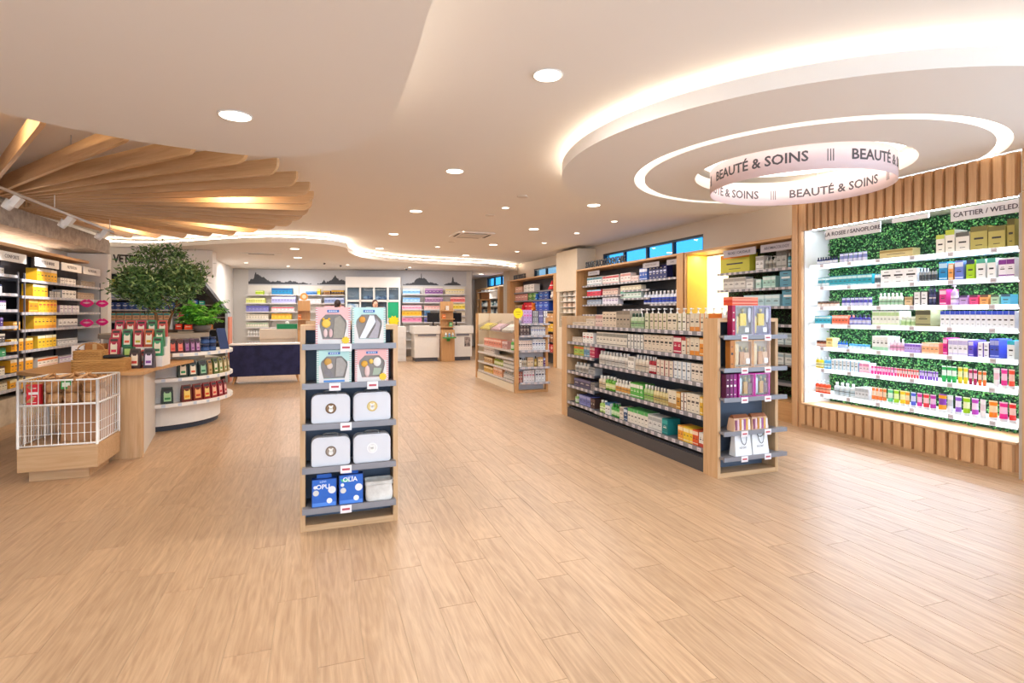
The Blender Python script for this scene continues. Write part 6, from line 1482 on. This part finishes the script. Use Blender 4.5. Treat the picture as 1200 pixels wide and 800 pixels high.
for x,y,rz,lb in ((3.5,17.35,-.5,'black monitor left of the oak kiosk tower'),(4.28,17.45,.4,'black monitor right of the oak kiosk tower'),(.02,17.0,.2,'black monitor beyond the navy counter')):
    t=thing('monitor',lb,'monitor',(x,y,1.121 if x>1 else .88),rz); BKc=col('1c1e24',.3)
    MB().box(-.2,.2,-.02,.02,.12,.42,BKc).build('screen_housing',t,bevel=.004); MB().box(-.185,.185,.0205,.022,.135,.405,col('2a3850',.15)).build('screen',t); MB().box(-.02,.02,-.01,.01,.015,.12,BKc).build('stem',t); MB().box(-.1,.1,-.07,.07,0,.014,BKc).build('foot',t)
t=thing('side_cabinet','white low cabinet under the monitor beyond the navy counter','cabinet',(.0,17.05,0)); MB().box(-.19,.4,-.2,.4,0,.86,WHITE()).build('cabinet_body',t); MB().box(-.19,.4,-.21,.4,.861,.879,oakd('x')).build('worktop',t)
t=thing('green_tissue_box','green tissue box on the beige ledge left of oak kiosk','box',(-.85,17.6,1.06)); MB().box(-.28,.28,-.12,.12,0,.15,col('1f8a5a',.4)).build('box_body',t); MB().ball((0,0,.17),.06,col('f4f2f0',.8),8).build('tissue',t)
t=thing('beige_ledge','beige service desk behind the navy counter','desk',(-.95,17.6,0)); MB().box(-.62,.34,-.2,.4,0,.78,col('d0c4b4',.5)).build('desk_body',t); MB().box(-.64,.36,-.22,.42,.781,1.06,col('dacdbb',.5)).build('desk_top',t)
# ================================================================ staff behind the counters
def person(x,y,rz,lb,hairc,coat,skin,glasses,scale=1.0):
    t=thing('person',lb,'person',(x,y,0),rz); t.scale=(scale,)*3
    def skinmesh(nm,verts,edges,rad,mat,root=0):
        me=bpy.data.meshes.new(nm); me.from_pydata([Vector(v) for v in verts],edges,[]); me.materials.append(mat)
        o=link(nm,me,t); sk=o.modifiers.new('skin','SKIN'); sk.use_smooth_shade=True
        for i,r in enumerate(rad):
            d=me.skin_vertices[0].data[i]; d.radius=(r if isinstance(r,tuple) else (r,r)); d.use_root=(i==root)
        su=o.modifiers.new('sub','SUBSURF'); su.levels=1; su.render_levels=2; return o
    sm_=col(skin,.5,var=.02)
    V=[(0,0,.95),(0,0,1.15),(0,-.01,1.35),(0,0,1.44),(0,.0,1.50),(0,-.01,1.56), (.17,0,1.40),(.23,-.02,1.13),(.20,-.22,1.02),(-.17,0,1.40),(-.23,-.02,1.13),(-.2,-.22,1.02),(.09,0,.88),(.1,-.01,.5),(.1,.02,.1),(-.09,0,.88),(-.1,-.01,.5),(-.1,.02,.1),(.1,-.12,.04),(-.1,-.12,.04)]
    E=[(0,1),(1,2),(2,3),(3,4),(4,5),(2,6),(6,7),(7,8),(2,9),(9,10),(10,11),(0,12),(12,13),(13,14),(0,15),(15,16),(16,17),(14,18),(17,19)]
    R0=[(.13,.1),(.12,.09),(.13,.09),.06,.05,.05,.05,.038,.028,.05,.038,.028,.085,.055,.04,.085,.055,.04,.035,.035]
    skinmesh('body',V,E,R0,sm_)
    VC=[(0,0,.80),(0,0,.95),(0,0,1.15),(0,-.01,1.34),(0,0,1.42),(.17,0,1.40),(.235,-.02,1.13),(.2,-.19,1.04),(-.17,0,1.40),(-.235,-.02,1.13),(-.2,-.19,1.04)]
    skinmesh('white_coat',VC,[(0,1),(1,2),(2,3),(3,4),(3,5),(5,6),(6,7),(3,8),(8,9),(9,10)],[(.19,.14),(.17,.13),(.155,.12),(.16,.115),.075,.068,.055,.045,.068,.055,.045],col(coat,.8,var=.02),2)
    skinmesh('trousers',[(0,0,.92),(.095,0,.86),(.1,-.01,.5),(.1,.02,.1),(-.095,0,.86),(-.1,-.01,.5),(-.1,.02,.1)],[(0,1),(1,2),(2,3),(0,4),(4,5),(5,6)],[(.14,.11),.1,.075,.06,.1,.075,.06],col('3a3e4a',.8))
    h=MB().ball((0,-.01,1.65),.098,sm_,18,.80,1.0,1.22); h.ball((0,-.105,1.64),.017,sm_,8,.8,1,1.3); h.ball((-.08,0,1.645),.022,sm_,8,.4,1,1.4).ball((.08,0,1.645),.022,sm_,8,.4,1,1.4); h.build('head',t)
    f=MB(); 
    for s in (-1,1): f.ball((s*.032,-.094,1.665),.010,col('f4f2f0',.3),8,1.2,.6,.8).ball((s*.032,-.101,1.665),.005,col('2a1c18',.3),6)
    f.ball((0,-.094,1.60),.02,col('b06a5e',.5),8,1.1,.5,.3); f.build('eyes_and_mouth',t)
    hr=MB().ball((0,.016,1.675),.108,col(hairc,.6,var=.15,scale=40),16,.86,.98,1.12); hr.ball((0,.085,1.60),.05,col(hairc,.6,var=.15,scale=40),10,1,1,1.3) ; hr.build('hair',t)
    if glasses:
        g_=MB()
        for s in (-1,1): g_.tube([(s*.034+.024*math.cos(2*PI*k/14),-.108,1.665+.019*math.sin(2*PI*k/14)) for k in range(14)],.002,col('2a2a30',.4),5,True)
        g_.tube([(-.01,-.108,1.667),(.01,-.108,1.667)],.002,col('2a2a30',.4),5); g_.build('glasses',t)
    for s in (-1,1):
        m=MB(); hx,hy,hz=s*.2,-.22,1.02
        m.ball((hx,hy-.035,hz-.005),.034,sm_,10,.9,1.2,.45)
        for k in range(4):
            L_=(.055,.065,.062,.048)[k]; ox=hx+(-.024+k*.016)*s
            m.tube([(ox,hy-.065,hz-.004),(ox,hy-.065-L_*.55,hz-.006),(ox,hy-.065-L_,hz-.020)],[.0085,.008,.0065],sm_,6)
        m.tube([(hx-s*.028,hy-.03,hz-.004),(hx-s*.052,hy-.055,hz-.006),(hx-s*.056,hy-.078,hz-.012)],[.010,.009,.007],sm_,6)
        m.build('hand',t)
person(.63,18.75,2.5,'person with dark hair in white coat, head turned away behind the counters','2a1816','f0eeec','d8a488',False,1.1)
person(1.8,18.55,.1,'person in white coat with brown hair and glasses facing the shop','4a2a1c','f0eeec','e0ac90',True,1.1)
# ================================================================ ceiling wood fan, track spots, downlights, vents
fan=thing('ceiling_fan_sculpture','large fan of radiating wooden fins on the ceiling at left','ceiling decoration')
FX_,FY_=-4.1,8.95
tipr=[(-76,4.3),(-68,4.35),(-60.8,4.4),(-53.6,4.42),(-47.1,4.5),(-42.0,4.66),(-36.2,4.6),(-29.7,4.47),(-23.1,4.36),(-16.2,4.22),(-9.1,4.08),(-2.2,3.98),(4.9,3.9),(15.8,3.84),(24.6,3.74),(34.2,3.7),(45.0,3.72),(53.6,3.67),(63.8,3.76),(71.9,3.74),(80.1,3.79)]
for a,rr in tipr:
    z0,z1=3.0,3.17; r0=.5
    pr=[(r0,z0),(rr-.14,z0)]+[(rr-.14+.14*math.sin(R_(q)),z0+.12-.12*math.cos(R_(q))) for q in (18,36,54,72,90)]+[(rr,z1),(r0,z1)]
    MB().prismy(pr,-.019,.019,finw('x')).build('wood_fin',fan,(FX_,FY_,0),R_(a))
for k in range(0,len(tipr),3):
    a,rr=tipr[k]; q=R_(a); 
    MB().tube([(FX_+rr*.7*math.cos(q),FY_+rr*.7*math.sin(q),3.171),(FX_+rr*.7*math.cos(q),FY_+rr*.7*math.sin(q),H)],.004,METAL(),5).build('hanger',fan)
tk=thing('track_light','white ceiling track with three adjustable spot heads at left','ceiling light')
MB().tube([(-3.04,6.0,2.82),(-3.04,10.25,2.82)],.018,WHITE(),4).build('track',tk)
for y in (6.3,8.2,10.1): MB().tube([(-3.04,y,2.838),(-3.04,y,2.99)],.006,WHITE(),6).build('hanger',tk)
for i,(y) in enumerate((7.4,8.75,10.0)):
    h=MB().box(-.035,.035,-.05,.05,-.14,-.02,WHITE()).lathe([(.045,-.20),(.055,-.10)],WHITE(),14,-.03,0).build('spot_head',tk,(-3.04,y,2.82),0); h.rotation_euler=(0,R_(35),0)
    ld=bpy.data.lights.new('spot_beam','SPOT'); ld.energy=170; ld.spot_size=R_(62); ld.spot_blend=.6; ld.color=NEUT; ld.shadow_soft_size=.04
    lo=bpy.data.objects.new('spot_beam',ld); COL.objects.link(lo); lo.parent=tk; lo.location=(-3.16,y,2.62); lo.rotation_euler=(0,R_(46),0)
def downlight(x,y,z,r,e,colr,lb,grp,em='fff1dc',spot=False):
    t=thing('downlight',lb,'ceiling light',(x,y,z),0,grp)
    MB().lathe([(r+.012,-.001),(r+.012,-.008),(r,-.008),(r,-.001)],WHITE(),24).build('trim_ring',t)
    MB().lathe([(r-.002,-.004),(r-.002,-.010)],emit(em,6,'downlight_glow'),24).build('diffuser',t)
    ld=bpy.data.lights.new('lamp','AREA'); ld.shape='DISK'; ld.size=r*1.9; ld.energy=e; ld.color=colr
    lo=bpy.data.objects.new('lamp',ld); COL.objects.link(lo); lo.parent=t; lo.location=(0,0,-.014)
def dl_label(x,y): return None
big=[(1.58,y) for y in (-1.2,.8,3.66,6.52,9.31,12.2,15.08)]+[(4.22,y) for y in (10.5,13.27,16.03)]+[(4.19,7.84)]  # the first two are out of view, added as fill light
names=['unseen fill behind the camera, rear','unseen fill behind the camera, front','above the camera','nearest in the centre ceiling row','second in the centre ceiling row','third in the centre ceiling row','farthest in the centre ceiling row','second of the right ceiling row','third of the right ceiling row','farthest of the right ceiling row','beside the round canopy edge']
for (x,y),nm in zip(big,names): downlight(x,y,H,.10,EBIG,WARM,'large round recessed downlight, '+nm,'large round downlights')
downlight(-.53*1.0148,4.16*1.0148,2.92,.10,EBIG,WARM,'large round downlight in the near ceiling soffit at upper left','large round downlights')
downlight(6.05,20.6,HS,.09,EBIG*1.2,WARM,'added fill downlight at the far right end before the grid shelving','large round downlights')  # extra lamp added to brighten the dark grid shelving
for (x,y),nm in zip([(-1.9,1.2),(-2.6,-1.4)],['left of the camera','left and behind the camera']): downlight(x,y,2.92,.10,EBIG,WARM,'unseen fill downlight in the near soffit, '+nm,'large round downlights')  # both out of view, added to fill the near room with light
for (x,y),nm in zip([(-.51,13.9),(-.51,16.1)],['nearer','farther']): downlight(x,y,HS,.10,EBIG*.8,WARM,'large downlight in the rear soffit, %s of two above the navy counter'%nm,'large round downlights')
sm=[(2.92,8.52),(2.93,11.33),(2.98,14.2),(5.3,9.1),(5.32,10.73),(5.3,12.5),(5.33,14.53)]
nm_=['nearest of the middle row','second of the middle row','third of the middle row','nearest by the windows','second by the windows','third by the windows','farthest by the windows']
for (x,y),nm in zip(sm,nm_): downlight(x,y,H,.055,EBIG*.35,WARM,'small recessed ceiling spot, '+nm,'small recessed spots')
for (x,y),nm in zip([(-1.1,7.9),(-1.4,10.4),(-2.6,5.4),(-2.9,11.6)],['right of fan middle','right rear of fan','front of fan','rear of fan']): downlight(x,y,H,.07,EBIG*.8,(1,.78,.52),'warm spot recessed above the wooden fins, '+nm,'warm spots above the fins')
for (x,y),nm in zip([(-2.04,18.3),(.9,18.0),(2.9,18.3),(-.9,19.2)],['far left','second from left','right','by the mural']): downlight(x,y,HS,.05,EBIG*1.1,WARM,'small rear soffit spot, %s above the service area'%nm,'rear soffit spots')
# air conditioning cassette and vents
ac=thing('air_conditioner','square white ceiling air conditioning cassette in mid ceiling','air conditioner',(3.22,11.7,H))
MB().box(-.42,.42,-.42,.42,-.03,0,WHITE()).build('cassette_frame',ac,bevel=.004); MB().box(-.27,.27,-.27,.27,-.04,-.0305,col('d8d2cb',.5)).build('intake_grille',ac)
for k in range(4):
    a=k*PI/2; MB().box(-.26,.26,.32,.37,-.034,-.0305,col('4a4644',.6)).build('air_slot',ac,(0,0,0),a)
ac=thing('linear_vent','long white ceiling vent with dark slot in the rear soffit','vent',(-1.35,15.3,HS)); MB().box(-.5,.5,-.09,.09,-.02,0,WHITE()).build('vent_frame',ac); MB().box(-.3,.3,-.045,.045,-.024,-.0205,col('6a625c',.6)).build('slot',ac)
for x,y,nm in ((2.88,7.62,'nearest'),(2.89,9.28,'middle'),(3.1,13.1,'farthest')):
    t=thing('ceiling_disc_vent','small flat white disc vent, %s in mid ceiling'%nm,'vent',(x,y,H)); MB().lathe([(.08,-.012),(.085,0)],col('d8cfc6',.6),18).build('disc',t)
for x,y,nm in ((.2,17.6,'left'),(.7,18.3,'middle'),(2.9,19.0,'right')):
    t=thing('sprinkler','tiny dark ceiling sensor, %s in the rear soffit'%nm,'sensor',(x,y,HS)); MB().lathe([(.02,-.05),(.035,-.02),(.035,0)],col('5a5552',.5),10).build('sensor_body',t)

flush_cartons()
